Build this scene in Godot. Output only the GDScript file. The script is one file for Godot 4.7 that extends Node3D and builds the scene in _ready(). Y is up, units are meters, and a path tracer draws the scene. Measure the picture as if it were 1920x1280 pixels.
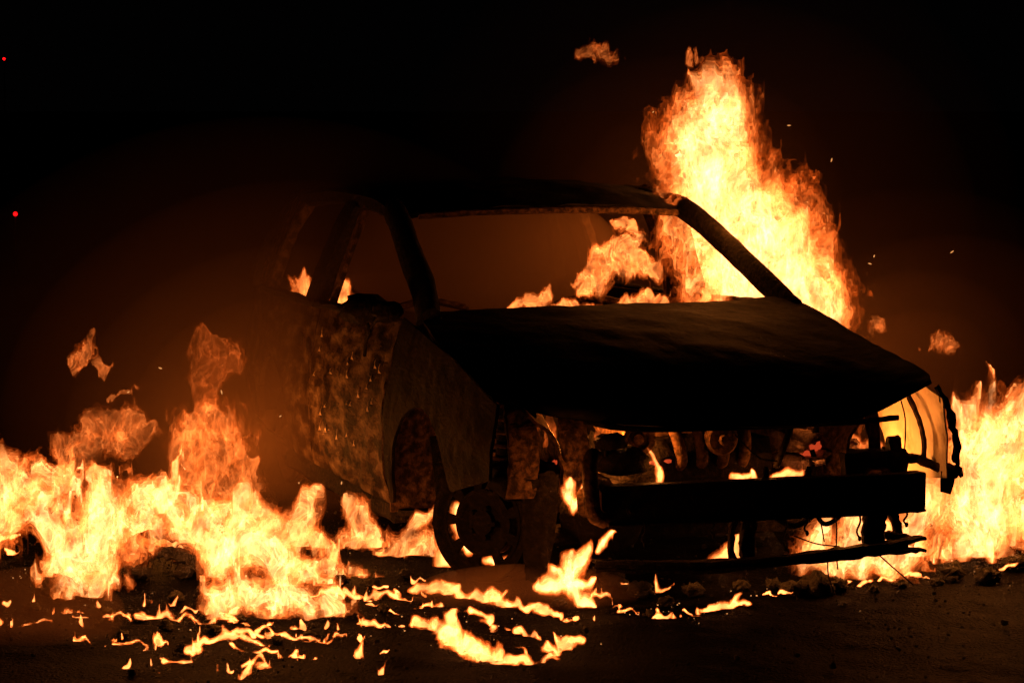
extends Node3D
const EXPOSURE := 32.0
const CAR_AT := Vector3(0.5281, 0, -9.6555)
const CAR_TURN := 0.31416
const HEAP_AT := Vector3(-1.321, 0, -9.664)
const DEBRIS := [[-1.588, -9.221, 0.063, "beside the burning heap"], [-1.661, -9.374, 0.041, "beside the burning heap"], [-1.505, -9.17, 0.037, "beside the burning heap"], [-1.164, -9.121, 0.029, "beside the burning heap"], [1.071, -9.271, 0.07, "below the far end of the lower rail"], [0.99, -9.221, 0.044, "below the far end of the lower rail"], [1.152, -9.323, 0.037, "below the far end of the lower rail"], [1.593, -9.533, 0.05, "before the far flame bank"], [1.709, -9.48, 0.042, "before the far flame bank"], [1.524, -9.406, 0.023, "before the far flame bank"], [1.386, -9.374, 0.026, "below the far end of the lower rail"], [0.925, -9.323, 0.034, "under the bare front of the car"], [1.866, -9.754, 0.047, "before the far flame bank"], [1.277, -9.271, 0.019, "below the far end of the lower rail"], [0.635, -9.221, 0.037, "under the bare front of the car"], [0.448, -9.221, 0.044, "under the bare front of the car"], [0.363, -9.427, 0.049, "under the bare front of the car"], [0.53, -9.023, 0.029, "under the bare front of the car"], [0.812, -9.323, 0.03, "under the bare front of the car"], [-1.629, -8.928, 0.025, "beside the burning heap"], [-1.361, -8.834, 0.028, "beside the burning heap"], [-1.241, -8.742, 0.021, "beside the burning heap"], [-1.135, -8.608, 0.026, "beside the burning heap"], [-0.973, -8.564, 0.024, "between the heap and the front wheel"], [-0.904, -8.742, 0.021, "between the heap and the front wheel"], [-0.749, -8.393, 0.022, "between the heap and the front wheel"], [-0.654, -8.478, 0.02, "between the heap and the front wheel"], [-1.041, -8.269, 0.02, "beside the burning heap"], [-1.256, -8.478, 0.02, "beside the burning heap"], [-0.543, -8.928, 0.021, "between the heap and the front wheel"], [-0.434, -8.928, 0.021, "between the heap and the front wheel"], [0.259, -9.121, 0.026, "under the bare front of the car"], [0.165, -9.023, 0.022, "under the bare front of the car"], [0.466, -8.834, 0.021, "under the bare front of the car"], [-0.614, -9.48, 0.023, "between the heap and the front wheel"], [-0.388, -9.587, 0.023, "between the heap and the front wheel"], [-0.494, -9.374, 0.026, "between the heap and the front wheel"], [-0.722, -9.642, 0.019, "between the heap and the front wheel"]]
const EMBERS := [[-1.182, -8.834, 0.25], [-0.826, -8.478, 0.2], [-0.496, -9.427, 0.15], [-0.355, -8.742, 0.12], [-0.017, -8.478, 0.15], [1.317, -9.427, 0.2], [0.713, -9.023, 0.12], [-1.136, -11.024, 0.15], [-0.679, -9.868, 0.15], [0.519, -8.834, 0.08], [-1.737, -9.533, 0.15]]
const SPARKS := [[[1.413, 1.072, -10.5], [0.007, -0.002, 0.001]], [[1.786, 1.101, -10.8], [-0.007, -0.005, 0.001]], [[-1.042, 0.674, -9.5], [0.002, -0.008, 0.001]], [[-1.391, 0.663, -9.6], [0.005, 0.002, 0.001]], [[-0.858, 0.551, -9.8], [0.004, 0.002, 0.001]], [[1.317, 1.468, -11.0], [0.002, 0.008, 0.001]], [[0.581, 1.665, -11.0], [0.003, 0.003, 0.001]], [[1.14, 1.61, -11.0], [-0.008, 0.0, 0.001]], [[-1.274, 0.75, -9.6], [0.007, -0.002, 0.001]], [[-0.62, 0.331, -9.6], [0.001, 0.006, 0.001]], [[-0.775, 0.331, -9.6], [-0.001, -0.003, 0.001]], [[1.443, 1.096, -10.6], [-0.002, -0.005, 0.001]]]
const HOT := [[1.077, 0.47, -9.518, 0.02, "in the crumpled foil of the engine bay"], [1.119, 0.475, -9.553, 0.024, "in the crumpled foil of the engine bay"], [1.16, 0.49, -9.587, 0.018, "in the crumpled foil of the engine bay"], [1.201, 0.485, -9.59, 0.016, "in the crumpled foil of the engine bay"], [1.058, 0.455, -9.481, 0.014, "in the crumpled foil of the engine bay"], [0.164, 0.47, -9.159, 0.016, "behind the empty headlamp opening"], [0.205, 0.46, -9.161, 0.012, "behind the empty headlamp opening"], [0.265, 0.47, -9.17, 0.014, "behind the empty headlamp opening"], [0.497, 0.45, -9.267, 0.012, "behind the bumper beam under the pulley"], [0.547, 0.455, -9.273, 0.01, "behind the bumper beam under the pulley"]]
const SMOKE := [
	[[-1.128, 0.492, -11.45], [2.99, 2.3, 1.785], 0.043, 0.1, "outermost veil of brown smoke hanging beside the car doors"],
	[[-1.058, 0.455, -11.45], [2.34, 1.8, 1.53], 0.086, 0.25, "thin outer part of brown smoke hanging beside the car doors"],
	[[-1.106, 0.403, -11.45], [1.716, 1.32, 1.122], 0.158, 0.4, "middle of brown smoke hanging beside the car doors"],
	[[-1.131, 0.392, -11.45], [1.144, 0.88, 0.748], 0.259, 0.5499999999999999, "dense core of brown smoke hanging beside the car doors"],
	[[0.943, 1.171, -12.75], [2.99, 2.76, 1.68], 0.008, -0.2, "outermost veil of orange lit smoke behind the tall plume over the roof"],
	[[1.057, 1.103, -12.75], [2.34, 2.16, 1.44], 0.017, -0.05000000000000002, "thin outer part of orange lit smoke behind the tall plume over the roof"],
	[[0.743, 1.129, -12.75], [1.716, 1.584, 1.056], 0.031, 0.09999999999999998, "middle of orange lit smoke behind the tall plume over the roof"],
	[[0.821, 1.17, -12.75], [1.144, 1.056, 0.704], 0.05, 0.24999999999999994, "dense core of orange lit smoke behind the tall plume over the roof"],
	[[1.864, 0.509, -12.2], [1.955, 1.61, 1.26], 0.017, 0.0, "outermost veil of brown smoke behind the hood beside the far flame bank"],
	[[1.975, 0.469, -12.2], [1.53, 1.26, 1.08], 0.034, 0.15, "thin outer part of brown smoke behind the hood beside the far flame bank"],
	[[1.822, 0.464, -12.2], [1.122, 0.924, 0.792], 0.062, 0.3, "middle of brown smoke behind the hood beside the far flame bank"],
	[[1.858, 0.436, -12.2], [0.748, 0.616, 0.528], 0.101, 0.44999999999999996, "dense core of brown smoke behind the hood beside the far flame bank"],
	[[-1.551, 0.065, -8.5], [0.6, 0.3, 0.4], 1.12, 0.0, "low smoke curling over the asphalt away from the car"],
	[[0.046, 0.015, -9.12], [0.8, 0.2, 0.35], 1.44, 0.0, "low smoke curling round the front wheel"],
	[[-0.167, 1.05, -11.795], [1.3, 0.6, 1.3], 1.1, 0.0, "smoke filling the cabin of the burnt car"]]
# each fire: chains of [x, y, z, radius] in metres that its burning gas follows
const FLAMES := [
	{"name": "plume_flame", "label": "tall plume of yellow flame rising behind the far side of the car roof", "at": [1.185, 0.187, -11.3], "chains": [[[1.185, 0.187, -11.3, 0.203], [1.16, 0.416, -11.3, 0.249], [1.089, 0.759, -11.3, 0.305], [0.995, 1.077, -11.3, 0.305], [0.88, 1.359, -11.3, 0.244], [0.845, 1.517, -11.3, 0.235], [0.867, 1.629, -11.3, 0.19], [0.9, 1.741, -11.3, 0.118], [0.832, 1.842, -11.3, 0.059], [0.787, 1.898, -11.3, 0.018]], [[1.299, 0.704, -11.15, 0.123], [1.263, 0.951, -11.15, 0.161], [1.16, 1.152, -11.15, 0.156], [1.048, 1.242, -11.15, 0.134]]], "how": {"cell": 0.0165, "freq": 4.0, "rough": 1.0, "warp": 0.11, "seed": 1, "top": 6}, "lights": [[0.919, 1.297, -12.1, 0.08, 0.25], [1.445, 0.723, -12.0, 0.05, 0.2], [0.882, 1.216, -10.75, 0.045, 0.22], [1.15, 0.755, -10.6, 0.022, 0.15]]},
	{"name": "flame_bank", "label": "broad bank of yellow flame burning on the ground past the far front wheel", "at": [1.778, 0.0, -10.1], "chains": [[[1.778, -0.041, -10.1, 0.141], [1.816, 0.166, -10.1, 0.212], [1.833, 0.351, -10.1, 0.202], [1.912, 0.474, -10.1, 0.131], [2.002, 0.586, -10.1, 0.065]], [[2.085, -0.097, -10.3, 0.185], [2.08, 0.156, -10.3, 0.268], [2.129, 0.344, -10.3, 0.216], [2.115, 0.533, -10.3, 0.103]], [[1.482, 0.004, -9.9, 0.069], [1.602, 0.015, -9.9, 0.099], [1.743, 0.004, -9.9, 0.109], [1.883, -0.016, -9.9, 0.099]], [[1.866, 0.486, -10.139, 0.051], [1.839, 0.584, -10.139, 0.038], [1.829, 0.644, -10.139, 0.02], [1.8, 0.693, -10.139, 0.005]], [[1.917, 0.525, -10.153, 0.045], [1.944, 0.58, -10.153, 0.034], [1.953, 0.612, -10.153, 0.018], [1.984, 0.64, -10.153, 0.005]], [[1.762, 0.319, -10.206, 0.053], [1.741, 0.44, -10.206, 0.04], [1.734, 0.512, -10.206, 0.021], [1.713, 0.572, -10.206, 0.005]], [[1.83, 0.48, -10.052, 0.038], [1.86, 0.539, -10.052, 0.029], [1.869, 0.575, -10.052, 0.015], [1.903, 0.604, -10.052, 0.004]], [[1.769, 0.423, -10.028, 0.052], [1.741, 0.501, -10.028, 0.039], [1.732, 0.548, -10.028, 0.021], [1.702, 0.587, -10.028, 0.005]], [[1.77, 0.436, -10.007, 0.055], [1.773, 0.526, -10.007, 0.041], [1.773, 0.58, -10.007, 0.022], [1.777, 0.625, -10.007, 0.005]], [[1.772, -0.003, -9.76, 0.021], [1.778, 0.062, -9.76, 0.016], [1.779, 0.101, -9.76, 0.008], [1.786, 0.133, -9.76, 0.002]], [[1.604, 0.021, -9.705, 0.021], [1.615, 0.059, -9.705, 0.016], [1.618, 0.081, -9.705, 0.008], [1.629, 0.1, -9.705, 0.002]], [[1.468, 0.018, -9.766, 0.021], [1.495, 0.092, -9.766, 0.016], [1.503, 0.136, -9.766, 0.008], [1.533, 0.173, -9.766, 0.002]], [[1.603, 0.03, -9.652, 0.032], [1.613, 0.072, -9.652, 0.024], [1.617, 0.097, -9.652, 0.013], [1.629, 0.118, -9.652, 0.003]], [[1.718, 0.002, -9.768, 0.035], [1.69, 0.066, -9.768, 0.026], [1.681, 0.104, -9.768, 0.014], [1.651, 0.136, -9.768, 0.003]], [[1.572, 0.028, -9.669, 0.033], [1.556, 0.059, -9.669, 0.025], [1.551, 0.077, -9.669, 0.013], [1.534, 0.093, -9.669, 0.003]], [[1.579, 0.03, -9.659, 0.033], [1.596, 0.086, -9.659, 0.025], [1.601, 0.12, -9.659, 0.013], [1.62, 0.148, -9.659, 0.003]], [[1.531, 0.014, -9.765, 0.024], [1.556, 0.075, -9.765, 0.018], [1.564, 0.111, -9.765, 0.01], [1.591, 0.141, -9.765, 0.002]]], "how": {"cell": 0.0155, "freq": 4.2, "rough": 1.0, "warp": 0.1, "seed": 2, "top": 6, "floor": 0}, "lights": [[2.031, 0.292, -11.2, 0.03, 0.2], [1.726, 0.324, -9.72, 0.027, 0.15]]},
	{"name": "underbody_flame", "label": "bright flame under the engine between the bumper beam and the lower rail", "at": [1.038, 0.045, -9.5], "chains": [[[1.038, 0.045, -9.5, 0.061], [1.154, 0.064, -9.5, 0.093], [1.269, 0.084, -9.5, 0.118], [1.403, 0.084, -9.5, 0.11]], [[1.237, 0.075, -9.55, 0.088], [1.255, 0.173, -9.55, 0.088], [1.235, 0.251, -9.55, 0.05]], [[1.074, 0.107, -9.48, 0.074], [1.092, 0.184, -9.48, 0.061], [1.111, 0.242, -9.48, 0.03]], [[1.307, 0.084, -9.5, 0.076], [1.325, 0.181, -9.5, 0.065], [1.305, 0.249, -9.5, 0.03]], [[1.429, 0.153, -9.55, 0.088], [1.495, 0.231, -9.55, 0.088], [1.504, 0.29, -9.55, 0.055]]], "how": {"cell": 0.011, "freq": 5, "rough": 0.75, "warp": 0.05, "seed": 3, "top": 6}, "lights": [[1.197, 0.207, -9.4, 0.005, 0.06]]},
	{"name": "flame_lick", "label": "ragged yellow flame lick seen under the beam beside the narrow support post", "at": [0.746, 0.019, -9.7], "chains": [[[0.746, 0.019, -9.7, 0.039], [0.814, 0.049, -9.7, 0.047], [0.863, 0.089, -9.7, 0.031]], [[0.834, 0.029, -9.7, 0.039], [0.853, 0.109, -9.7, 0.023]]], "how": {"cell": 0.007, "freq": 7, "rough": 0.7, "warp": 0.03, "seed": 4, "top": 5, "size": "small"}},
	{"name": "flame_bank", "label": "tallest yellow bank of flame on the ground around the burning heap", "at": [-1.619, 0.0, -9.3], "chains": [[[-1.619, 0.042, -9.3, 0.074], [-1.505, 0.119, -9.3, 0.115], [-1.428, 0.252, -9.3, 0.134], [-1.446, 0.356, -9.3, 0.078], [-1.463, 0.422, -9.3, 0.037]], [[-1.478, 0.12, -9.75, 0.113], [-1.359, 0.19, -9.75, 0.121], [-1.319, 0.25, -9.75, 0.078], [-1.241, 0.21, -9.75, 0.066], [-1.201, 0.25, -9.75, 0.027]], [[-1.456, 0.06, -9.1, 0.091], [-1.383, 0.032, -9.1, 0.055]], [[-1.097, -0.052, -9.5, 0.072], [-1.067, 0.064, -9.5, 0.099], [-1.114, 0.181, -9.5, 0.095], [-1.21, 0.21, -9.5, 0.076]], [[-1.708, 0.125, -9.6, 0.069], [-1.746, 0.224, -9.6, 0.081], [-1.706, 0.302, -9.6, 0.069]], [[-1.546, 0.276, -9.578, 0.033], [-1.555, 0.366, -9.578, 0.024], [-1.557, 0.42, -9.578, 0.013], [-1.568, 0.465, -9.578, 0.003]], [[-1.12, 0.21, -9.355, 0.049], [-1.096, 0.273, -9.355, 0.036], [-1.088, 0.31, -9.355, 0.019], [-1.063, 0.342, -9.355, 0.005]], [[-1.643, 0.254, -9.557, 0.047], [-1.61, 0.335, -9.557, 0.035], [-1.598, 0.384, -9.557, 0.019], [-1.562, 0.424, -9.557, 0.005]], [[-1.266, 0.266, -9.359, 0.043], [-1.212, 0.395, -9.359, 0.032], [-1.194, 0.472, -9.359, 0.017], [-1.136, 0.537, -9.359, 0.004]], [[-1.099, 0.144, -9.626, 0.04], [-1.063, 0.224, -9.626, 0.03], [-1.051, 0.272, -9.626, 0.016], [-1.012, 0.312, -9.626, 0.004]], [[-1.218, 0.2, -9.594, 0.048], [-1.222, 0.254, -9.594, 0.036], [-1.224, 0.287, -9.594, 0.019], [-1.229, 0.314, -9.594, 0.005]], [[-1.085, 0.15, -9.574, 0.035], [-1.112, 0.269, -9.574, 0.026], [-1.121, 0.34, -9.574, 0.014], [-1.152, 0.4, -9.574, 0.004]], [[-1.479, 0.295, -9.492, 0.029], [-1.467, 0.363, -9.492, 0.022], [-1.462, 0.404, -9.492, 0.012], [-1.449, 0.438, -9.492, 0.003]], [[-1.266, 0.222, -9.58, 0.037], [-1.265, 0.327, -9.58, 0.028], [-1.264, 0.39, -9.58, 0.015], [-1.264, 0.442, -9.58, 0.004]], [[-1.607, 0.054, -9.129, 0.028], [-1.621, 0.109, -9.129, 0.021], [-1.626, 0.141, -9.129, 0.011], [-1.643, 0.168, -9.129, 0.003]], [[-1.436, 0.014, -9.159, 0.034], [-1.434, 0.051, -9.159, 0.026], [-1.433, 0.073, -9.159, 0.014], [-1.431, 0.091, -9.159, 0.003]], [[-1.349, 0.043, -9.036, 0.029], [-1.334, 0.086, -9.036, 0.022], [-1.329, 0.112, -9.036, 0.012], [-1.313, 0.134, -9.036, 0.003]], [[-1.45, 0.021, -9.11, 0.029], [-1.472, 0.091, -9.11, 0.022], [-1.479, 0.133, -9.11, 0.012], [-1.504, 0.168, -9.11, 0.003]], [[-0.98, 0.081, -9.059, 0.027], [-0.971, 0.133, -9.059, 0.02], [-0.968, 0.163, -9.059, 0.011], [-0.958, 0.189, -9.059, 0.003]], [[-0.99, 0.076, -9.056, 0.029], [-0.962, 0.152, -9.056, 0.022], [-0.952, 0.198, -9.056, 0.012], [-0.922, 0.236, -9.056, 0.003]], [[-1.056, 0.027, -9.133, 0.028], [-1.056, 0.101, -9.133, 0.021], [-1.056, 0.145, -9.133, 0.011], [-1.056, 0.182, -9.133, 0.003]]], "how": {"cell": 0.0145, "freq": 6.0, "rough": 1.15, "warp": 0.09, "seed": 5, "top": 6}, "lights": [[-1.347, 0.283, -10.6, 0.05, 0.2], [-1.064, 0.273, -11.0, 0.03, 0.2], [-1.308, 0.428, -9.0, 0.022, 0.15], [-1.049, 0.326, -8.95, 0.013, 0.1]]},
	{"name": "flame_edge", "label": "flame bank running along the ground past the burning heap away from the car", "at": [-2.042, 0.096, -9.9], "chains": [[[-2.042, 0.096, -9.9, 0.139], [-1.94, 0.176, -9.9, 0.139], [-1.898, 0.298, -9.9, 0.099], [-1.917, 0.358, -9.9, 0.05]], [[-1.857, 0.242, -10.0, 0.08], [-1.715, 0.303, -10.0, 0.06], [-1.674, 0.344, -10.0, 0.03]]], "how": {"cell": 0.0125, "freq": 6.0, "rough": 1.1, "warp": 0.08, "seed": 6, "top": 5}},
	{"name": "flame_carpet", "label": "lowest carpet of bright flame spreading from the heap over the open asphalt", "at": [-0.993, 0.0, -8.75], "chains": [[[-0.993, 0.043, -8.75, 0.059], [-0.869, 0.074, -8.75, 0.073], [-0.727, 0.061, -8.75, 0.073], [-0.612, 0.024, -8.75, 0.056], [-0.506, -0.014, -8.75, 0.032], [-0.453, -0.02, -8.75, 0.012]], [[-0.995, 0.053, -8.756, 0.025], [-1.038, 0.121, -8.756, 0.019], [-1.052, 0.161, -8.756, 0.01], [-1.1, 0.195, -8.756, 0.003]], [[-0.883, 0.062, -8.778, 0.035], [-0.904, 0.124, -8.778, 0.026], [-0.911, 0.161, -8.778, 0.014], [-0.935, 0.192, -8.778, 0.004]], [[-0.814, 0.071, -8.724, 0.03], [-0.822, 0.109, -8.724, 0.023], [-0.825, 0.132, -8.724, 0.012], [-0.834, 0.151, -8.724, 0.003]], [[-0.823, 0.073, -8.721, 0.025], [-0.842, 0.101, -8.721, 0.019], [-0.848, 0.118, -8.721, 0.01], [-0.869, 0.132, -8.721, 0.003]], [[-0.522, -0.007, -8.754, 0.025], [-0.517, 0.059, -8.754, 0.019], [-0.515, 0.099, -8.754, 0.01], [-0.509, 0.132, -8.754, 0.003]], [[-0.781, 0.063, -8.743, 0.032], [-0.756, 0.105, -8.743, 0.024], [-0.748, 0.13, -8.743, 0.013], [-0.72, 0.15, -8.743, 0.003]], [[-0.929, 0.063, -8.743, 0.025], [-0.931, 0.091, -8.743, 0.019], [-0.931, 0.108, -8.743, 0.01], [-0.933, 0.122, -8.743, 0.003]], [[-0.593, 0.011, -8.77, 0.036], [-0.583, 0.045, -8.77, 0.027], [-0.58, 0.065, -8.77, 0.014], [-0.57, 0.082, -8.77, 0.004]], [[-0.606, 0.019, -8.751, 0.022], [-0.57, 0.065, -8.751, 0.017], [-0.558, 0.092, -8.751, 0.009], [-0.518, 0.114, -8.751, 0.002]], [[-0.611, 0.017, -8.767, 0.023], [-0.598, 0.079, -8.767, 0.018], [-0.593, 0.115, -8.767, 0.009], [-0.579, 0.146, -8.767, 0.002]], [[-0.832, 0.073, -8.725, 0.022], [-0.822, 0.108, -8.725, 0.016], [-0.819, 0.128, -8.725, 0.009], [-0.809, 0.146, -8.725, 0.002]], [[-0.795, 0.067, -8.734, 0.03], [-0.806, 0.105, -8.734, 0.022], [-0.809, 0.129, -8.734, 0.012], [-0.821, 0.148, -8.734, 0.003]]], "how": {"cell": 0.0125, "freq": 6.5, "rough": 1.05, "warp": 0.07, "seed": 7, "top": 6}, "lights": [[-0.765, 0.31, -8.6, 0.018, 0.1]]},
	{"name": "flame_carpet", "label": "higher flame carpet leading from the heap toward the sill of the car", "at": [-1.059, 0.005, -9.35], "chains": [[[-1.059, 0.11, -9.35, 0.075], [-1.002, 0.177, -9.35, 0.086], [-0.889, 0.119, -9.35, 0.09], [-0.776, 0.062, -9.35, 0.075], [-0.644, 0.005, -9.35, 0.041]], [[-1.007, 0.197, -9.4, 0.064], [-0.987, 0.312, -9.4, 0.049], [-0.986, 0.389, -9.4, 0.019]], [[-0.845, 0.088, -9.389, 0.038], [-0.837, 0.143, -9.389, 0.028], [-0.834, 0.175, -9.389, 0.015], [-0.825, 0.203, -9.389, 0.004]], [[-0.834, 0.087, -9.37, 0.027], [-0.778, 0.177, -9.37, 0.02], [-0.76, 0.231, -9.37, 0.011], [-0.698, 0.276, -9.37, 0.003]], [[-0.888, 0.124, -9.311, 0.032], [-0.851, 0.182, -9.311, 0.024], [-0.839, 0.216, -9.311, 0.013], [-0.798, 0.245, -9.311, 0.003]], [[-0.707, 0.036, -9.373, 0.027], [-0.682, 0.084, -9.373, 0.02], [-0.673, 0.112, -9.373, 0.011], [-0.645, 0.136, -9.373, 0.003]], [[-0.992, 0.156, -9.382, 0.028], [-0.973, 0.2, -9.382, 0.021], [-0.967, 0.226, -9.382, 0.011], [-0.946, 0.248, -9.382, 0.003]], [[-0.9, 0.129, -9.315, 0.029], [-0.915, 0.169, -9.315, 0.022], [-0.92, 0.193, -9.315, 0.012], [-0.938, 0.213, -9.315, 0.003]], [[-0.757, 0.06, -9.352, 0.026], [-0.768, 0.127, -9.352, 0.019], [-0.772, 0.167, -9.352, 0.01], [-0.785, 0.201, -9.352, 0.003]], [[-0.817, 0.077, -9.385, 0.029], [-0.783, 0.132, -9.385, 0.022], [-0.772, 0.165, -9.385, 0.012], [-0.734, 0.192, -9.385, 0.003]]], "how": {"cell": 0.0125, "freq": 6.5, "rough": 1.05, "warp": 0.07, "seed": 17, "top": 6}},
	{"name": "flame_carpet", "label": "ragged low carpet of flame between the burning heap and the car doors", "at": [-1.08, 0.035, -9.9], "chains": [[[-1.08, 0.176, -9.9, 0.059], [-0.961, 0.126, -9.9, 0.067], [-0.841, 0.096, -9.9, 0.059], [-0.721, 0.035, -9.9, 0.051]], [[-1.236, 0.109, -9.7, 0.058], [-1.098, 0.109, -9.7, 0.066], [-1.001, 0.049, -9.7, 0.058]], [[-0.98, 0.176, -9.9, 0.044], [-0.96, 0.237, -9.9, 0.032], [-0.969, 0.287, -9.9, 0.012]]], "how": {"cell": 0.012, "freq": 7, "rough": 1.0, "warp": 0.06, "seed": 18, "top": 5}},
	{"name": "flame_patch", "label": "ragged low patch of flame between the carpet and the front wheel", "at": [-0.788, 0.002, -9.5], "chains": [[[-0.788, 0.045, -9.5, 0.042], [-0.654, 0.022, -9.5, 0.049], [-0.519, 0.002, -9.5, 0.034]], [[-0.664, 0.015, -9.537, 0.022], [-0.655, 0.069, -9.537, 0.017], [-0.652, 0.101, -9.537, 0.009], [-0.642, 0.128, -9.537, 0.002]], [[-0.667, 0.028, -9.471, 0.021], [-0.643, 0.101, -9.471, 0.016], [-0.635, 0.145, -9.471, 0.009], [-0.609, 0.182, -9.471, 0.002]], [[-0.642, 0.021, -9.489, 0.029], [-0.655, 0.077, -9.489, 0.022], [-0.659, 0.11, -9.489, 0.012], [-0.673, 0.138, -9.489, 0.003]], [[-0.602, 0.01, -9.519, 0.025], [-0.606, 0.04, -9.519, 0.019], [-0.608, 0.058, -9.519, 0.01], [-0.613, 0.073, -9.519, 0.002]]], "how": {"cell": 0.01, "freq": 8, "rough": 0.8, "warp": 0.045, "seed": 19, "top": 5}},
	{"name": "flame_row", "label": "row of yellow flame tongues on the ground below the scorched doors", "at": [-0.821, 0.002, -10.15], "chains": [[[-0.821, 0.002, -10.15, 0.047], [-0.719, 0.002, -10.15, 0.063], [-0.575, 0.013, -10.15, 0.069], [-0.493, 0.013, -10.15, 0.047]], [[-0.821, 0.054, -10.15, 0.053], [-0.789, 0.137, -10.15, 0.047], [-0.768, 0.21, -10.15, 0.024]], [[-0.551, 0.042, -10.1, 0.063], [-0.592, 0.124, -10.1, 0.053], [-0.632, 0.207, -10.1, 0.018]], [[-0.483, 0.006, -9.95, 0.058], [-0.403, 0.016, -9.95, 0.072], [-0.302, 0.006, -9.95, 0.062]], [[-0.403, 0.026, -9.95, 0.052], [-0.392, 0.087, -9.95, 0.036], [-0.322, 0.128, -9.95, 0.026], [-0.281, 0.169, -9.95, 0.012]], [[-0.948, 0.077, -10.2, 0.069], [-0.989, 0.129, -10.2, 0.059], [-1.009, 0.192, -10.2, 0.027]], [[-0.887, 0.067, -10.2, 0.053], [-0.948, 0.129, -10.2, 0.037]]], "how": {"cell": 0.01, "freq": 6.5, "rough": 0.9, "warp": 0.06, "seed": 8, "top": 5}, "lights": [[-0.6, 0.116, -9.9, 0.009, 0.06]]},
	{"name": "flame_cloud", "label": "dim orange cloud of flame above the burning heap nearest the car door", "at": [-1.107, 0.298, -9.8], "chains": [[[-1.107, 0.352, -9.8, 0.118], [-1.116, 0.452, -9.8, 0.137], [-1.135, 0.531, -9.8, 0.088], [-1.115, 0.591, -9.8, 0.035]], [[-1.218, 0.398, -9.9, 0.079], [-1.178, 0.358, -9.9, 0.099], [-1.039, 0.338, -9.9, 0.071], [-0.978, 0.398, -9.9, 0.036]], [[-0.999, 0.298, -9.9, 0.059], [-1.038, 0.398, -9.9, 0.044], [-1.018, 0.438, -9.9, 0.016]]], "how": {"cell": 0.013, "freq": 5.2, "rough": 1.15, "warp": 0.09, "seed": 9, "top": 3, "dim": 0.75}},
	{"name": "column_flame", "label": "thin dim column of fading flame rising beside the rear door", "at": [-1.14, 0.559, -9.9], "chains": [[[-1.14, 0.559, -9.9, 0.028], [-1.145, 0.659, -9.9, 0.044], [-1.114, 0.759, -9.9, 0.071], [-1.143, 0.839, -9.9, 0.036], [-1.163, 0.875, -9.9, 0.012]]], "how": {"cell": 0.01, "freq": 6, "rough": 1.0, "warp": 0.07, "seed": 10, "top": 2, "dim": 0.5}},
	{"name": "flame_crest", "label": "dim orange crest of flame over the tallest bank of the heap", "at": [-1.603, 0.445, -9.7], "chains": [[[-1.603, 0.445, -9.7, 0.07], [-1.466, 0.504, -9.7, 0.081], [-1.426, 0.543, -9.7, 0.048], [-1.368, 0.484, -9.7, 0.048], [-1.299, 0.524, -9.7, 0.019]], [[-1.544, 0.484, -9.7, 0.048], [-1.455, 0.563, -9.7, 0.031]]], "how": {"cell": 0.011, "freq": 6, "rough": 1.2, "warp": 0.08, "seed": 11, "top": 3, "dim": 0.7}},
	{"name": "flame_wisp", "label": "faint detached wisp of orange flame in the dark air over the burning heap", "at": [-1.645, 0.71, -9.8], "chains": [[[-1.645, 0.71, -9.8, 0.014], [-1.615, 0.769, -9.8, 0.027], [-1.575, 0.809, -9.8, 0.031], [-1.539, 0.848, -9.8, 0.016]]], "how": {"cell": 0.0055, "freq": 11, "rough": 1.35, "warp": 0.055, "seed": 20, "top": 3, "dim": 0.7200000000000001, "step": 0.2, "base": 0.001}, "group": "wisps in the dark air over the burning heap"},
	{"name": "flame_wisp", "label": "faint detached wisp of orange flame in the dark air over the burning heap", "at": [-1.528, 0.68, -9.8], "chains": [[[-1.528, 0.68, -9.8, 0.012], [-1.533, 0.729, -9.8, 0.016], [-1.487, 0.753, -9.8, 0.012]]], "how": {"cell": 0.0055, "freq": 11, "rough": 1.35, "warp": 0.055, "seed": 21, "top": 3, "dim": 0.54, "step": 0.2, "base": 0.001}, "group": "wisps in the dark air over the burning heap"},
	{"name": "flame_wisp", "label": "faint detached wisp of orange flame in the dark air over the burning heap", "at": [-1.499, 0.64, -9.8], "chains": [[[-1.499, 0.64, -9.8, 0.014], [-1.42, 0.64, -9.8, 0.014]]], "how": {"cell": 0.0055, "freq": 11, "rough": 1.35, "warp": 0.055, "seed": 22, "top": 3, "dim": 0.45, "step": 0.2, "base": 0.001}, "group": "wisps in the dark air over the burning heap"},
	{"name": "flame_wisp", "label": "faint detached wisp of orange flame in the dark air above the car roof", "at": [0.305, 1.905, -11.8], "chains": [[[0.305, 1.905, -11.8, 0.024], [0.364, 1.922, -11.8, 0.038], [0.446, 1.905, -11.8, 0.028]]], "how": {"cell": 0.0055, "freq": 11, "rough": 1.35, "warp": 0.055, "seed": 23, "top": 3, "dim": 0.315, "step": 0.2, "base": 0.001}, "group": "wisps in the dark air above the car roof"},
	{"name": "flame_wisp", "label": "faint detached wisp of orange flame in the smoke beside the hood", "at": [1.474, 0.769, -10.8], "chains": [[[1.474, 0.813, -10.8, 0.013], [1.5, 0.797, -10.8, 0.022], [1.485, 0.769, -10.8, 0.013]]], "how": {"cell": 0.0055, "freq": 11, "rough": 1.35, "warp": 0.055, "seed": 24, "top": 3, "dim": 0.45, "step": 0.2, "base": 0.001}, "group": "wisps in the smoke beside the hood"},
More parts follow.
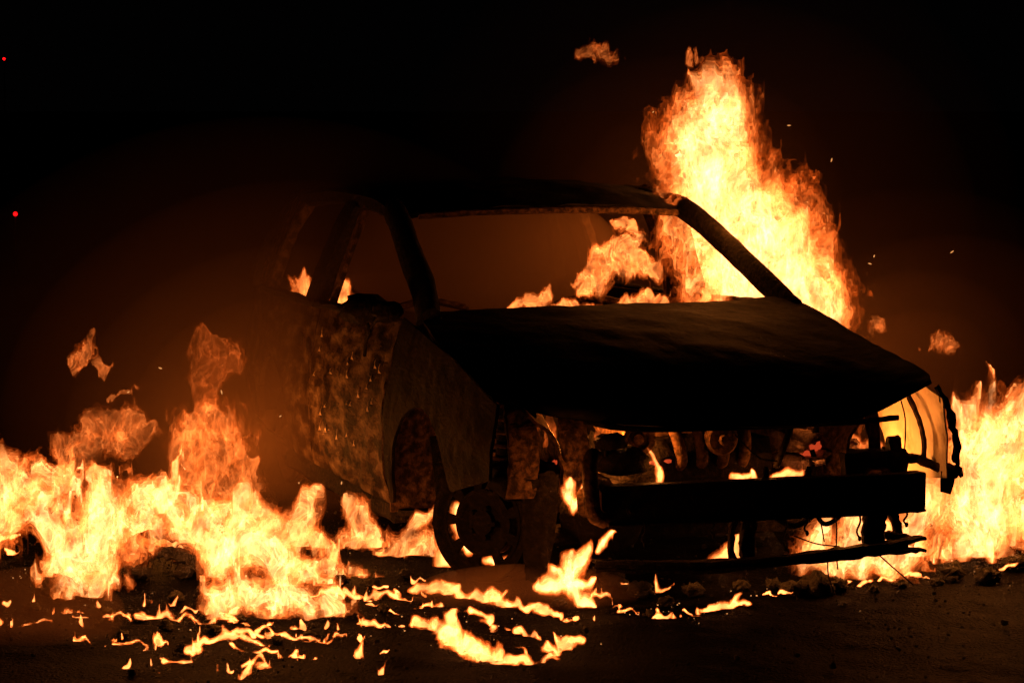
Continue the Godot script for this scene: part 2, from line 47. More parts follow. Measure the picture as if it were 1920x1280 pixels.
	{"name": "flame_wisp", "label": "faint detached wisp of orange flame in the smoke beside the hood", "at": [1.693, 0.693, -10.8], "chains": [[[1.693, 0.693, -10.8, 0.017], [1.746, 0.736, -10.8, 0.035], [1.79, 0.715, -10.8, 0.017]]], "how": {"cell": 0.0055, "freq": 11, "rough": 1.35, "warp": 0.055, "seed": 25, "top": 3, "dim": 0.45, "step": 0.2, "base": 0.001}, "group": "wisps in the smoke beside the hood"},
	{"name": "flame_wisp", "label": "faint detached wisp of orange flame torn from the top of the tall plume", "at": [0.764, 1.882, -11.3], "chains": [[[0.764, 1.92, -11.3, 0.014], [0.771, 1.882, -11.3, 0.02]]], "how": {"cell": 0.0055, "freq": 11, "rough": 1.35, "warp": 0.055, "seed": 26, "top": 3, "dim": 0.54, "step": 0.2, "base": 0.001}, "group": "wisps torn from the top of the tall plume"},
	{"name": "cabin_flame", "label": "orange flame leaping inside the cabin behind the windscreen opening", "at": [0.328, 0.936, -10.9], "chains": [[[0.328, 0.936, -10.9, 0.039], [0.371, 1.034, -10.9, 0.061], [0.447, 1.089, -10.9, 0.061], [0.513, 1.143, -10.9, 0.035], [0.48, 1.198, -10.9, 0.022], [0.447, 1.242, -10.9, 0.011]], [[0.349, 1.012, -10.9, 0.052], [0.273, 0.99, -10.9, 0.022]], [[0.48, 1.056, -10.9, 0.057], [0.568, 1.034, -10.9, 0.035]]], "how": {"cell": 0.0085, "freq": 8, "rough": 1.15, "warp": 0.06, "seed": 30, "top": 4, "dim": 1.2, "base": 0.001}, "lights": [[0.403, 1.16, -10.6, 0.005, 0.08]]},
	{"name": "dashboard_flame", "label": "pointed orange flame on the burnt dashboard beside the near pillar", "at": [-0.01, 0.895, -10.45], "chains": [[[-0.01, 0.895, -10.45, 0.017], [0.063, 0.916, -10.45, 0.029], [0.126, 0.947, -10.45, 0.038], [0.147, 0.989, -10.45, 0.015]]], "how": {"cell": 0.007, "freq": 10, "rough": 1.0, "warp": 0.035, "seed": 31, "top": 4, "dim": 1.2, "base": 0.001}},
	{"name": "dashboard_flame", "label": "low smoky flame on the middle of the burnt dashboard", "at": [0.168, 0.895, -10.45], "chains": [[[0.168, 0.895, -10.45, 0.021], [0.252, 0.905, -10.45, 0.029], [0.325, 0.912, -10.45, 0.025]]], "how": {"cell": 0.007, "freq": 10, "rough": 1.0, "warp": 0.035, "seed": 131, "top": 4, "dim": 1.2, "base": 0.001}},
	{"name": "dashboard_flame", "label": "broad orange flame on the dashboard below the leaping cabin flame", "at": [0.4, 0.891, -10.5], "chains": [[[0.4, 0.891, -10.5, 0.025], [0.527, 0.912, -10.5, 0.038], [0.59, 0.901, -10.5, 0.025], [0.537, 0.954, -10.5, 0.017]]], "how": {"cell": 0.007, "freq": 10, "rough": 1.0, "warp": 0.035, "seed": 231, "top": 4, "dim": 1.2, "base": 0.001}},
	{"name": "dashboard_flame", "label": "small flame on the dashboard below the far side window", "at": [0.754, 0.901, -10.5], "chains": [[[0.754, 0.901, -10.5, 0.023], [0.769, 0.933, -10.5, 0.019], [0.762, 0.965, -10.5, 0.011]]], "how": {"cell": 0.007, "freq": 10, "rough": 1.0, "warp": 0.035, "seed": 331, "top": 4, "dim": 1.2, "base": 0.001}},
	{"name": "window_flame", "label": "small orange flame seen behind the rear door window of the car", "at": [-0.942, 0.804, -12.2], "chains": [[[-0.942, 0.804, -12.2, 0.066], [-0.954, 0.853, -12.2, 0.054], [-0.949, 0.914, -12.2, 0.02]]], "how": {"cell": 0.008, "freq": 8, "rough": 1.0, "warp": 0.04, "seed": 32, "top": 4, "size": "small", "dim": 0.7}},
	{"name": "window_flame", "label": "orange flame behind the front door window beside the melted mirror", "at": [-0.745, 0.78, -11.6], "chains": [[[-0.745, 0.78, -11.6, 0.07], [-0.74, 0.861, -11.6, 0.056], [-0.721, 0.92, -11.6, 0.026]]], "how": {"cell": 0.008, "freq": 8, "rough": 1.0, "warp": 0.04, "seed": 33, "top": 4, "size": "small", "dim": 0.7}},
	{"name": "engine_flame", "label": "bright pointed flame between the melted housing and the wheel", "at": [0.209, 0.345, -9.0], "chains": [[[0.209, 0.345, -9.0, 0.027], [0.185, 0.382, -9.0, 0.032], [0.2, 0.428, -9.0, 0.016], [0.203, 0.446, -9.0, 0.005]], [[0.218, 0.354, -9.0, 0.025], [0.251, 0.4, -9.0, 0.014]]], "how": {"cell": 0.005, "freq": 11, "rough": 0.8, "warp": 0.025, "seed": 34, "top": 6, "size": "small"}, "lights": [[0.195, 0.409, -8.94, 0.002, 0.03]]},
	{"name": "engine_flame", "label": "thin curling flame licking up in front of the pulley", "at": [0.508, 0.382, -9.25], "chains": [[[0.508, 0.382, -9.25, 0.013], [0.511, 0.42, -9.25, 0.017], [0.496, 0.457, -9.25, 0.011], [0.477, 0.504, -9.25, 0.006]]], "how": {"cell": 0.004, "freq": 13, "rough": 0.7, "warp": 0.02, "seed": 35, "top": 5, "size": "small"}, "lights": [[0.492, 0.455, -9.2, 0.001, 0.03]]},
	{"name": "engine_flame", "label": "orange flame flickering over the bumper beam beside one pin", "at": [0.797, 0.379, -9.4], "chains": [[[0.797, 0.379, -9.4, 0.019], [0.835, 0.389, -9.4, 0.015]]], "how": {"cell": 0.004, "freq": 12, "rough": 0.7, "warp": 0.02, "seed": 36, "top": 5, "size": "small"}},
	{"name": "engine_flame", "label": "round bright flame tip just at the first pin of the beam", "at": [0.857, 0.383, -9.4], "chains": [[[0.857, 0.383, -9.4, 0.015], [0.857, 0.404, -9.4, 0.009]]], "how": {"cell": 0.004, "freq": 12, "rough": 0.5, "warp": 0.02, "seed": 46, "top": 6, "size": "small"}},
	{"name": "engine_flame", "label": "low wide orange flame behind the beam between the two pins", "at": [0.929, 0.379, -9.4], "chains": [[[0.929, 0.379, -9.4, 0.017], [0.977, 0.404, -9.4, 0.019], [1.015, 0.389, -9.4, 0.015]]], "how": {"cell": 0.004, "freq": 12, "rough": 0.7, "warp": 0.02, "seed": 47, "top": 5, "size": "small"}, "lights": [[0.905, 0.434, -9.35, 0.001, 0.03]]},
	{"name": "engine_flame", "label": "red flame glowing deep inside the engine bay beside the crumpled foil", "at": [1.158, 0.378, -9.9], "chains": [[[1.158, 0.378, -9.9, 0.03], [1.258, 0.398, -9.9, 0.044], [1.357, 0.418, -9.9, 0.036]], [[1.264, 0.412, -9.95, 0.04], [1.283, 0.462, -9.95, 0.024]]], "how": {"cell": 0.007, "freq": 9, "rough": 0.9, "warp": 0.03, "seed": 37, "top": 3, "size": "small", "dim": 0.6}, "lights": [[1.222, 0.446, -9.62, 0.02, 0.04]]},
	{"name": "wheel_well_flame", "label": "flame burning in the far wheel well behind the pale fender", "at": [1.493, 0.217, -10.0], "chains": [[[1.493, 0.283, -10.0, 0.06], [1.553, 0.385, -10.0, 0.08], [1.531, 0.486, -10.0, 0.06]], [[1.56, 0.217, -9.9, 0.059], [1.568, 0.298, -9.9, 0.05]]], "how": {"cell": 0.01, "freq": 6, "rough": 0.8, "warp": 0.05, "seed": 38, "top": 5}, "lights": [[1.45, 0.489, -9.66, 0.003, 0.05]]},
	{"name": "headlamp_flame", "label": "dim red flame inside the empty headlamp opening beside the fender", "at": [0.111, 0.52, -9.2], "chains": [[[0.111, 0.52, -9.2, 0.018], [0.107, 0.576, -9.2, 0.026], [0.111, 0.614, -9.2, 0.015]]], "how": {"cell": 0.006, "freq": 8, "rough": 0.9, "warp": 0.03, "seed": 39, "top": 2, "dim": 0.8, "base": 0.001}, "lights": [[0.162, 0.55, -9.326, 0.06, 0.03]]},
	{"name": "headlamp_flame", "label": "dim red flame behind the melted cap in the engine bay", "at": [0.319, 0.479, -9.3], "chains": [[[0.319, 0.479, -9.3, 0.022], [0.319, 0.526, -9.3, 0.032], [0.328, 0.564, -9.3, 0.019]]], "how": {"cell": 0.006, "freq": 8, "rough": 0.9, "warp": 0.03, "seed": 49, "top": 2, "dim": 0.8, "base": 0.001}, "lights": [[0.336, 0.53, -9.277, 0.05, 0.03]]},
	{"name": "wheel_flame", "label": "bright flame behind the slotted front wheel", "at": [-0.227, 0.0, -9.75], "chains": [[[-0.227, 0.001, -9.75, 0.049], [-0.217, 0.1, -9.75, 0.049], [-0.177, 0.18, -9.75, 0.029]], [[-0.157, -0.004, -9.72, 0.039], [-0.059, -0.024, -9.72, 0.035], [0.049, -0.024, -9.72, 0.031], [0.157, -0.034, -9.72, 0.027]]], "how": {"cell": 0.008, "freq": 7, "rough": 0.6, "warp": 0.04, "seed": 40, "top": 5, "size": "small"}},
	{"name": "flame_burst", "label": "bright burst of yellow flame on the ground before the splash shield", "at": [0.091, 0.0, -8.98], "chains": [[[0.091, 0.06, -8.98, 0.018], [0.136, 0.073, -8.98, 0.032], [0.182, 0.091, -8.98, 0.047], [0.2, 0.156, -8.98, 0.032], [0.203, 0.183, -8.98, 0.016]], [[0.181, 0.08, -8.94, 0.041], [0.236, 0.025, -8.94, 0.032], [0.275, -0.002, -8.94, 0.011]], [[0.2, 0.1, -8.98, 0.036], [0.236, 0.156, -8.98, 0.031], [0.254, 0.192, -8.98, 0.022]], [[0.2, 0.067, -8.96, 0.03], [0.254, 0.067, -8.96, 0.018], [0.287, 0.082, -8.96, 0.007]], [[0.155, 0.082, -8.98, 0.023], [0.145, 0.137, -8.98, 0.014], [0.155, 0.128, -8.98, 0.007]]], "how": {"cell": 0.0058, "freq": 9, "rough": 0.75, "warp": 0.03, "seed": 41, "top": 6, "size": "small"}, "lights": [[0.197, 0.16, -8.85, 0.003, 0.04]]},
	{"name": "flame_scrap", "label": "leaning scrap of flame under the end of the bumper beam", "at": [0.285, 0.191, -8.9], "chains": [[[0.285, 0.191, -8.9, 0.012], [0.306, 0.221, -8.9, 0.02], [0.333, 0.252, -8.9, 0.014], [0.353, 0.27, -8.9, 0.004]]], "how": {"cell": 0.004, "freq": 11, "rough": 0.6, "warp": 0.015, "seed": 42, "top": 6, "size": "small"}},
	{"name": "wheel_rim_flame", "label": "bright flame burning inside the slotted front wheel", "at": [-0.197, 0.07, -9.529], "chains": [[[-0.197, 0.252, -9.529, 0.024], [-0.201, 0.217, -9.532, 0.024], [-0.198, 0.181, -9.53, 0.024], [-0.188, 0.148, -9.523, 0.024], [-0.173, 0.119, -9.511, 0.024], [-0.151, 0.095, -9.496, 0.024]], [[-0.094, 0.07, -9.454, 0.02], [-0.07, 0.07, -9.437, 0.02], [-0.047, 0.076, -9.42, 0.02], [-0.025, 0.088, -9.404, 0.02]]], "how": {"cell": 0.005, "freq": 10, "rough": 0.5, "warp": 0.015, "seed": 48, "top": 6, "size": "small", "base": 0.01}},
	{"name": "flame_streak", "label": "long streak of flame on the asphalt running out from under the front wheel", "at": [-0.354, 0.0, -9.201], "chains": [[[-0.354, 0.007, -9.201, 0.015], [-0.242, 0.011, -9.17, 0.022], [-0.11, 0.013, -9.043, 0.025], [0.0, 0.011, -8.928, 0.021], [0.107, 0.007, -8.788, 0.014], [0.219, 0.003, -8.652, 0.007]], [[-0.204, 0.0, -9.17, 0.022], [-0.186, 0.028, -9.17, 0.011]], [[-0.073, 0.0, -9.043, 0.025], [-0.027, 0.03, -9.043, 0.011]], [[-0.296, 0.0, -9.121, 0.015], [-0.314, 0.028, -9.121, 0.007]]], "how": {"cell": 0.0062, "freq": 9, "rough": 0.9, "warp": 0.035, "seed": 50, "top": 5, "size": "small"}},
	{"name": "flame_streak", "label": "widest sweep of flame curling over the open asphalt before the car", "at": [-0.333, 0.0, -8.652], "chains": [[[-0.333, 0.008, -8.652, 0.016], [-0.242, 0.012, -8.521, 0.024], [-0.168, 0.018, -8.269, 0.036], [-0.098, 0.016, -8.07, 0.032], [0.0, 0.009, -8.009, 0.018], [0.065, 0.006, -8.032, 0.013], [0.131, 0.005, -8.086, 0.01]], [[-0.188, 0.0, -8.435, 0.03], [-0.209, 0.061, -8.435, 0.017], [-0.188, 0.087, -8.435, 0.007]], [[-0.314, 0.0, -8.608, 0.017], [-0.321, 0.044, -8.608, 0.007]], [[-0.116, 0.0, -8.188, 0.036], [-0.133, 0.051, -8.188, 0.023], [-0.149, 0.079, -8.188, 0.008]], [[-0.066, -0.0, -8.109, 0.026], [-0.041, 0.042, -8.109, 0.013]], [[0.041, 0.0, -8.07, 0.016], [0.025, 0.042, -8.07, 0.008], [0.008, 0.058, -8.07, 0.005]]], "how": {"cell": 0.0062, "freq": 9, "rough": 0.9, "warp": 0.035, "seed": 51, "top": 5, "size": "small"}},
	{"name": "flame_streak", "label": "curled flame standing at the end of the widest sweep on the asphalt", "at": [0.116, 0.0, -8.165], "chains": [[[0.116, 0.008, -8.165, 0.016], [0.158, 0.011, -8.212, 0.023], [0.202, 0.007, -8.294, 0.013]], [[0.175, 0.0, -8.229, 0.021], [0.167, 0.042, -8.229, 0.013], [0.15, 0.071, -8.229, 0.005]], [[0.142, 0.0, -8.212, 0.02], [0.125, 0.029, -8.212, 0.008]]], "how": {"cell": 0.005, "freq": 9, "rough": 0.9, "warp": 0.035, "seed": 52, "top": 5, "size": "small"}},
	{"name": "flame_streak", "label": "broken thin flame lines on the asphalt between the two long streaks", "at": [-0.143, 0.004, -8.834], "chains": [[[-0.143, 0.005, -8.834, 0.011], [-0.097, 0.007, -8.697, 0.014], [-0.061, 0.004, -8.521, 0.009]]], "how": {"cell": 0.005, "freq": 9, "rough": 0.9, "warp": 0.035, "seed": 53, "top": 5, "size": "small"}},
	{"name": "flame_streak", "label": "thin flame line on the asphalt pointing at the curled flame", "at": [-0.009, 0.003, -8.538], "chains": [[[-0.009, 0.005, -8.538, 0.01], [0.043, 0.006, -8.478, 0.012], [0.094, 0.003, -8.393, 0.007]]], "how": {"cell": 0.005, "freq": 9, "rough": 0.9, "warp": 0.035, "seed": 56, "top": 5, "size": "small"}},
	{"name": "flame_streak", "label": "low line of flame on the asphalt below the lower rail", "at": [0.577, 0.0, -8.76], "chains": [[[0.577, 0.004, -8.76, 0.007], [0.645, 0.005, -8.834, 0.011], [0.704, 0.008, -8.909, 0.016], [0.772, 0.009, -8.966, 0.018], [0.814, 0.005, -9.023, 0.009]], [[0.744, 0.0, -8.946, 0.018], [0.77, 0.033, -8.946, 0.013], [0.783, 0.046, -8.946, 0.005]], [[0.704, 0.0, -8.899, 0.012], [0.685, 0.011, -8.899, 0.005]]], "how": {"cell": 0.005, "freq": 9, "rough": 0.9, "warp": 0.035, "seed": 54, "top": 5, "size": "small"}},
	{"name": "flame_streak", "label": "forked flame with a long thin tail on the asphalt before the burning heap", "at": [-0.997, 0.0, -8.188], "chains": [[[-0.997, 0.008, -8.188, 0.016], [-0.949, 0.008, -8.351, 0.017], [-0.886, 0.006, -8.393, 0.012], [-0.772, 0.004, -8.269, 0.008]], [[-0.982, -0.0, -8.269, 0.015], [-0.987, 0.043, -8.269, 0.01], [-0.981, 0.073, -8.269, 0.005]], [[-0.991, 0.0, -8.165, 0.015], [-1.008, 0.022, -8.165, 0.007]]], "how": {"cell": 0.0062, "freq": 9, "rough": 0.9, "warp": 0.035, "seed": 55, "top": 5, "size": "small"}},
	{"name": "flame_streak", "label": "upper of two thin parallel flame lines before the burning heap", "at": [-0.924, 0.004, -8.512], "chains": [[[-0.924, 0.005, -8.512, 0.01], [-0.867, 0.006, -8.461, 0.012], [-0.801, 0.004, -8.393, 0.008]]], "how": {"cell": 0.005, "freq": 9, "rough": 0.9, "warp": 0.035, "seed": 57, "top": 5, "size": "small"}},
	{"name": "flame_streak", "label": "lower of two thin parallel flame lines before the burning heap", "at": [-0.872, 0.003, -8.261], "chains": [[[-0.872, 0.004, -8.261, 0.008], [-0.817, 0.005, -8.212, 0.01], [-0.754, 0.003, -8.165, 0.007]]], "how": {"cell": 0.005, "freq": 9, "rough": 0.9, "warp": 0.035, "seed": 58, "top": 5, "size": "small"}},
	{"name": "flame_streak", "label": "ragged strip of low flame on the asphalt before the burning heap", "at": [-1.591, 0.0, -8.816], "chains": [[[-1.591, 0.002, -8.816, 0.005], [-1.534, 0.005, -8.832, 0.01], [-1.474, 0.004, -8.832, 0.008], [-1.412, 0.002, -8.815, 0.005]], [[-1.543, -0.0, -8.834, 0.011], [-1.536, 0.021, -8.834, 0.007], [-1.532, 0.035, -8.834, 0.002]]], "how": {"cell": 0.006, "freq": 9, "rough": 0.85, "warp": 0.045, "seed": 200, "top": 5, "size": "small"}, "group": "ragged flame strips before the burning heap"},
	{"name": "flame_streak", "label": "ragged strip of low flame on the asphalt before the burning heap", "at": [-1.437, 0.0, -8.75], "chains": [[[-1.437, 0.003, -8.75, 0.006], [-1.368, 0.005, -8.759, 0.011], [-1.292, 0.005, -8.727, 0.01], [-1.214, 0.003, -8.673, 0.006]], [[-1.33, -0.0, -8.697, 0.013], [-1.327, 0.02, -8.697, 0.008], [-1.325, 0.036, -8.697, 0.002]]], "how": {"cell": 0.006, "freq": 9, "rough": 0.85, "warp": 0.045, "seed": 201, "top": 5, "size": "small"}, "group": "ragged flame strips before the burning heap"},
	{"name": "flame_streak", "label": "ragged strip of low flame on the asphalt before the burning heap", "at": [-1.302, 0.0, -8.798], "chains": [[[-1.302, 0.003, -8.798, 0.006], [-1.211, 0.007, -8.742, 0.015], [-1.125, 0.007, -8.717, 0.014], [-1.033, 0.003, -8.63, 0.006]], [[-1.127, -0.0, -8.742, 0.014], [-1.132, 0.026, -8.742, 0.009], [-1.135, 0.044, -8.742, 0.003]], [[-1.179, -0.0, -8.742, 0.014], [-1.178, 0.028, -8.742, 0.009], [-1.178, 0.056, -8.742, 0.003]]], "how": {"cell": 0.006, "freq": 9, "rough": 0.85, "warp": 0.045, "seed": 202, "top": 5, "size": "small"}, "group": "ragged flame strips before the burning heap"},
	{"name": "flame_streak", "label": "ragged strip of low flame on the asphalt before the burning heap", "at": [-1.053, 0.0, -8.652], "chains": [[[-1.053, 0.002, -8.652, 0.005], [-0.985, 0.005, -8.676, 0.009], [-0.915, 0.005, -8.68, 0.011], [-0.839, 0.002, -8.62, 0.005]], [[-0.916, 0.0, -8.652, 0.012], [-0.92, 0.021, -8.652, 0.008], [-0.922, 0.055, -8.652, 0.002]], [[-0.933, 0.0, -8.652, 0.012], [-0.929, 0.025, -8.652, 0.008], [-0.926, 0.038, -8.652, 0.002]]], "how": {"cell": 0.006, "freq": 9, "rough": 0.85, "warp": 0.045, "seed": 203, "top": 5, "size": "small"}, "group": "ragged flame strips before the burning heap"},
	{"name": "flame_streak", "label": "ragged strip of low flame on the asphalt before the burning heap", "at": [-1.451, 0.0, -8.411], "chains": [[[-1.451, 0.002, -8.411, 0.004], [-1.403, 0.005, -8.394, 0.01], [-1.356, 0.004, -8.389, 0.008], [-1.298, 0.002, -8.307, 0.004]], [[-1.384, 0.0, -8.393, 0.009], [-1.39, 0.017, -8.393, 0.006], [-1.394, 0.041, -8.393, 0.002]], [[-1.408, 0.0, -8.393, 0.009], [-1.409, 0.02, -8.393, 0.006], [-1.409, 0.043, -8.393, 0.002]]], "how": {"cell": 0.006, "freq": 9, "rough": 0.85, "warp": 0.045, "seed": 204, "top": 5, "size": "small"}, "group": "ragged flame strips before the burning heap"},
	{"name": "flame_streak", "label": "ragged strip of low flame on the asphalt before the burning heap", "at": [-1.267, 0.0, -8.323], "chains": [[[-1.267, 0.002, -8.323, 0.004], [-1.207, 0.005, -8.3, 0.01], [-1.142, 0.004, -8.231, 0.007], [-1.093, 0.002, -8.287, 0.005]], [[-1.117, -0.0, -8.269, 0.009], [-1.115, 0.013, -8.269, 0.006], [-1.113, 0.034, -8.269, 0.002]]], "how": {"cell": 0.006, "freq": 9, "rough": 0.85, "warp": 0.045, "seed": 205, "top": 5, "size": "small"}, "group": "ragged flame strips before the burning heap"},
	{"name": "flame_streak", "label": "ragged strip of low flame on the asphalt before the burning heap", "at": [-0.809, 0.0, -8.481], "chains": [[[-0.809, 0.003, -8.481, 0.006], [-0.747, 0.005, -8.435, 0.01], [-0.688, 0.004, -8.403, 0.009], [-0.628, 0.002, -8.366, 0.005]], [[-0.776, 0.0, -8.435, 0.011], [-0.784, 0.02, -8.435, 0.007], [-0.79, 0.028, -8.435, 0.002]], [[-0.697, 0.0, -8.435, 0.011], [-0.693, 0.027, -8.435, 0.007], [-0.69, 0.044, -8.435, 0.002]]], "how": {"cell": 0.006, "freq": 9, "rough": 0.85, "warp": 0.045, "seed": 618, "top": 5, "size": "small"}, "group": "ragged flame strips before the burning heap"},
	{"name": "flame_streak", "label": "ragged strip of low flame on the asphalt between the heap and the front wheel", "at": [-0.678, 0.0, -8.355], "chains": [[[-0.678, 0.002, -8.355, 0.005], [-0.635, 0.004, -8.379, 0.007], [-0.587, 0.005, -8.336, 0.01], [-0.541, 0.002, -8.325, 0.004]], [[-0.58, 0.0, -8.351, 0.009], [-0.579, 0.023, -8.351, 0.006], [-0.579, 0.04, -8.351, 0.002]]], "how": {"cell": 0.006, "freq": 9, "rough": 0.85, "warp": 0.045, "seed": 207, "top": 5, "size": "small"}, "group": "ragged flame strips between the heap and the front wheel"},
	{"name": "flame_streak", "label": "ragged strip of low flame on the asphalt before the burning heap", "at": [-1.113, 0.0, -8.119], "chains": [[[-1.113, 0.002, -8.119, 0.004], [-1.052, 0.004, -8.034, 0.008], [-1.005, 0.005, -8.048, 0.01], [-0.954, 0.002, -8.03, 0.004]], [[-1.064, 0.0, -8.032, 0.009], [-1.059, 0.017, -8.032, 0.006], [-1.055, 0.027, -8.032, 0.002]], [[-0.986, 0.0, -8.032, 0.009], [-0.99, 0.02, -8.032, 0.006], [-0.992, 0.036, -8.032, 0.002]], [[-1.069, 0.0, -8.032, 0.009], [-1.076, 0.021, -8.032, 0.006], [-1.081, 0.026, -8.032, 0.002]]], "how": {"cell": 0.006, "freq": 9, "rough": 0.85, "warp": 0.045, "seed": 208, "top": 5, "size": "small"}, "group": "ragged flame strips before the burning heap"},
	{"name": "flame_streak", "label": "ragged strip of low flame on the asphalt before the burning heap", "at": [-0.842, 0.0, -7.972], "chains": [[[-0.842, 0.002, -7.972, 0.004], [-0.801, 0.004, -7.99, 0.009], [-0.758, 0.004, -7.995, 0.007], [-0.715, 0.002, -7.998, 0.005]], [[-0.739, 0.0, -7.993, 0.009], [-0.739, 0.017, -7.993, 0.006], [-0.738, 0.039, -7.993, 0.002]]], "how": {"cell": 0.006, "freq": 9, "rough": 0.85, "warp": 0.045, "seed": 209, "top": 5, "size": "small"}, "group": "ragged flame strips before the burning heap"},
	{"name": "flame_streak", "label": "ragged strip of low flame on the asphalt between the heap and the front wheel", "at": [-0.726, 0.0, -8.123], "chains": [[[-0.726, 0.002, -8.123, 0.004], [-0.681, 0.003, -8.119, 0.007], [-0.635, 0.003, -8.084, 0.006], [-0.596, 0.002, -8.151, 0.004]], [[-0.699, -0.0, -8.109, 0.008], [-0.706, 0.012, -8.109, 0.005], [-0.71, 0.031, -8.109, 0.001]], [[-0.672, -0.0, -8.109, 0.008], [-0.668, 0.02, -8.109, 0.005], [-0.665, 0.031, -8.109, 0.001]], [[-0.661, -0.0, -8.109, 0.008], [-0.656, 0.013, -8.109, 0.005], [-0.652, 0.032, -8.109, 0.001]]], "how": {"cell": 0.006, "freq": 9, "rough": 0.85, "warp": 0.045, "seed": 210, "top": 5, "size": "small"}, "group": "ragged flame strips between the heap and the front wheel"},
	{"name": "flame_streak", "label": "ragged strip of low flame on the asphalt between the heap and the front wheel", "at": [-0.702, 0.0, -9.116], "chains": [[[-0.702, 0.003, -9.116, 0.006], [-0.631, 0.006, -9.157, 0.012], [-0.552, 0.006, -9.072, 0.013], [-0.476, 0.003, -9.037, 0.005]], [[-0.554, 0.0, -9.121, 0.013], [-0.544, 0.031, -9.121, 0.008], [-0.538, 0.046, -9.121, 0.002]], [[-0.545, 0.0, -9.121, 0.013], [-0.543, 0.019, -9.121, 0.008], [-0.541, 0.056, -9.121, 0.002]], [[-0.605, 0.0, -9.121, 0.013], [-0.617, 0.02, -9.121, 0.008], [-0.624, 0.04, -9.121, 0.002]]], "how": {"cell": 0.006, "freq": 9, "rough": 0.85, "warp": 0.045, "seed": 211, "top": 5, "size": "small"}, "group": "ragged flame strips between the heap and the front wheel"},
	{"name": "flame_streak", "label": "ragged strip of low flame on the asphalt between the heap and the front wheel", "at": [-0.53, 0.0, -9.02], "chains": [[[-0.53, 0.003, -9.02, 0.005], [-0.472, 0.006, -9.081, 0.013], [-0.41, 0.005, -9.068, 0.01], [-0.348, 0.003, -9.035, 0.006]], [[-0.502, 0.0, -9.072, 0.012], [-0.494, 0.025, -9.072, 0.007], [-0.489, 0.052, -9.072, 0.002]], [[-0.462, 0.0, -9.072, 0.012], [-0.469, 0.028, -9.072, 0.007], [-0.473, 0.031, -9.072, 0.002]], [[-0.405, 0.0, -9.072, 0.012], [-0.398, 0.027, -9.072, 0.007], [-0.394, 0.041, -9.072, 0.002]]], "how": {"cell": 0.006, "freq": 9, "rough": 0.85, "warp": 0.045, "seed": 212, "top": 5, "size": "small"}, "group": "ragged flame strips between the heap and the front wheel"},
	{"name": "flame_streak", "label": "ragged strip of low flame on the asphalt between the heap and the front wheel", "at": [-0.561, 0.0, -8.646], "chains": [[[-0.561, 0.002, -8.646, 0.005], [-0.503, 0.005, -8.652, 0.01], [-0.442, 0.006, -8.596, 0.011], [-0.383, 0.002, -8.59, 0.004]], [[-0.497, 0.0, -8.608, 0.011], [-0.506, 0.02, -8.608, 0.007], [-0.512, 0.047, -8.608, 0.002]]], "how": {"cell": 0.006, "freq": 9, "rough": 0.85, "warp": 0.045, "seed": 213, "top": 5, "size": "small"}, "group": "ragged flame strips between the heap and the front wheel"},
	{"name": "flame_streak", "label": "ragged strip of low flame on the asphalt before the burning heap", "at": [-1.722, 0.0, -8.664], "chains": [[[-1.722, 0.002, -8.664, 0.005], [-1.654, 0.004, -8.614, 0.008], [-1.593, 0.005, -8.598, 0.009], [-1.539, 0.003, -8.625, 0.006]], [[-1.62, 0.0, -8.608, 0.011], [-1.617, 0.027, -8.608, 0.007], [-1.616, 0.048, -8.608, 0.002]], [[-1.626, 0.0, -8.608, 0.011], [-1.629, 0.026, -8.608, 0.007], [-1.631, 0.04, -8.608, 0.002]]], "how": {"cell": 0.006, "freq": 9, "rough": 0.85, "warp": 0.045, "seed": 214, "top": 5, "size": "small"}, "group": "ragged flame strips before the burning heap"},
	{"name": "flame_streak", "label": "ragged strip of low flame on the asphalt between the heap and the front wheel", "at": [-0.366, 0.0, -9.021], "chains": [[[-0.366, 0.002, -9.021, 0.004], [-0.314, 0.004, -8.937, 0.008], [-0.266, 0.005, -8.932, 0.01], [-0.218, 0.002, -8.962, 0.005]], [[-0.322, -0.0, -8.928, 0.01], [-0.32, 0.018, -8.928, 0.006], [-0.318, 0.042, -8.928, 0.002]], [[-0.261, -0.0, -8.928, 0.01], [-0.265, 0.015, -8.928, 0.006], [-0.267, 0.027, -8.928, 0.002]]], "how": {"cell": 0.006, "freq": 9, "rough": 0.85, "warp": 0.045, "seed": 215, "top": 5, "size": "small"}, "group": "ragged flame strips between the heap and the front wheel"},
	{"name": "flame_streak", "label": "ragged strip of low flame on the asphalt under the bumper beam", "at": [0.22, 0.0, -9.055], "chains": [[[0.22, 0.002, -9.055, 0.004], [0.268, 0.004, -9.023, 0.008], [0.317, 0.003, -9.013, 0.007], [0.363, 0.002, -8.942, 0.003]], [[0.297, 0.0, -9.023, 0.009], [0.293, 0.017, -9.023, 0.005], [0.291, 0.038, -9.023, 0.002]], [[0.274, 0.0, -9.023, 0.009], [0.277, 0.018, -9.023, 0.005], [0.278, 0.029, -9.023, 0.002]], [[0.275, 0.0, -9.023, 0.009], [0.274, 0.011, -9.023, 0.005], [0.273, 0.024, -9.023, 0.002]]], "how": {"cell": 0.006, "freq": 9, "rough": 0.85, "warp": 0.045, "seed": 216, "top": 5, "size": "small"}, "group": "ragged flame strips under the bumper beam"},
	{"name": "flame_streak", "label": "ragged strip of low flame on the asphalt under the bumper beam", "at": [0.326, 0.0, -8.922], "chains": [[[0.326, 0.001, -8.922, 0.003], [0.37, 0.003, -8.82, 0.007], [0.417, 0.003, -8.807, 0.006], [0.464, 0.001, -8.803, 0.003]], [[0.37, -0.0, -8.834, 0.007], [0.368, 0.01, -8.834, 0.004], [0.367, 0.031, -8.834, 0.001]]], "how": {"cell": 0.006, "freq": 9, "rough": 0.85, "warp": 0.045, "seed": 217, "top": 5, "size": "small"}, "group": "ragged flame strips under the bumper beam"},
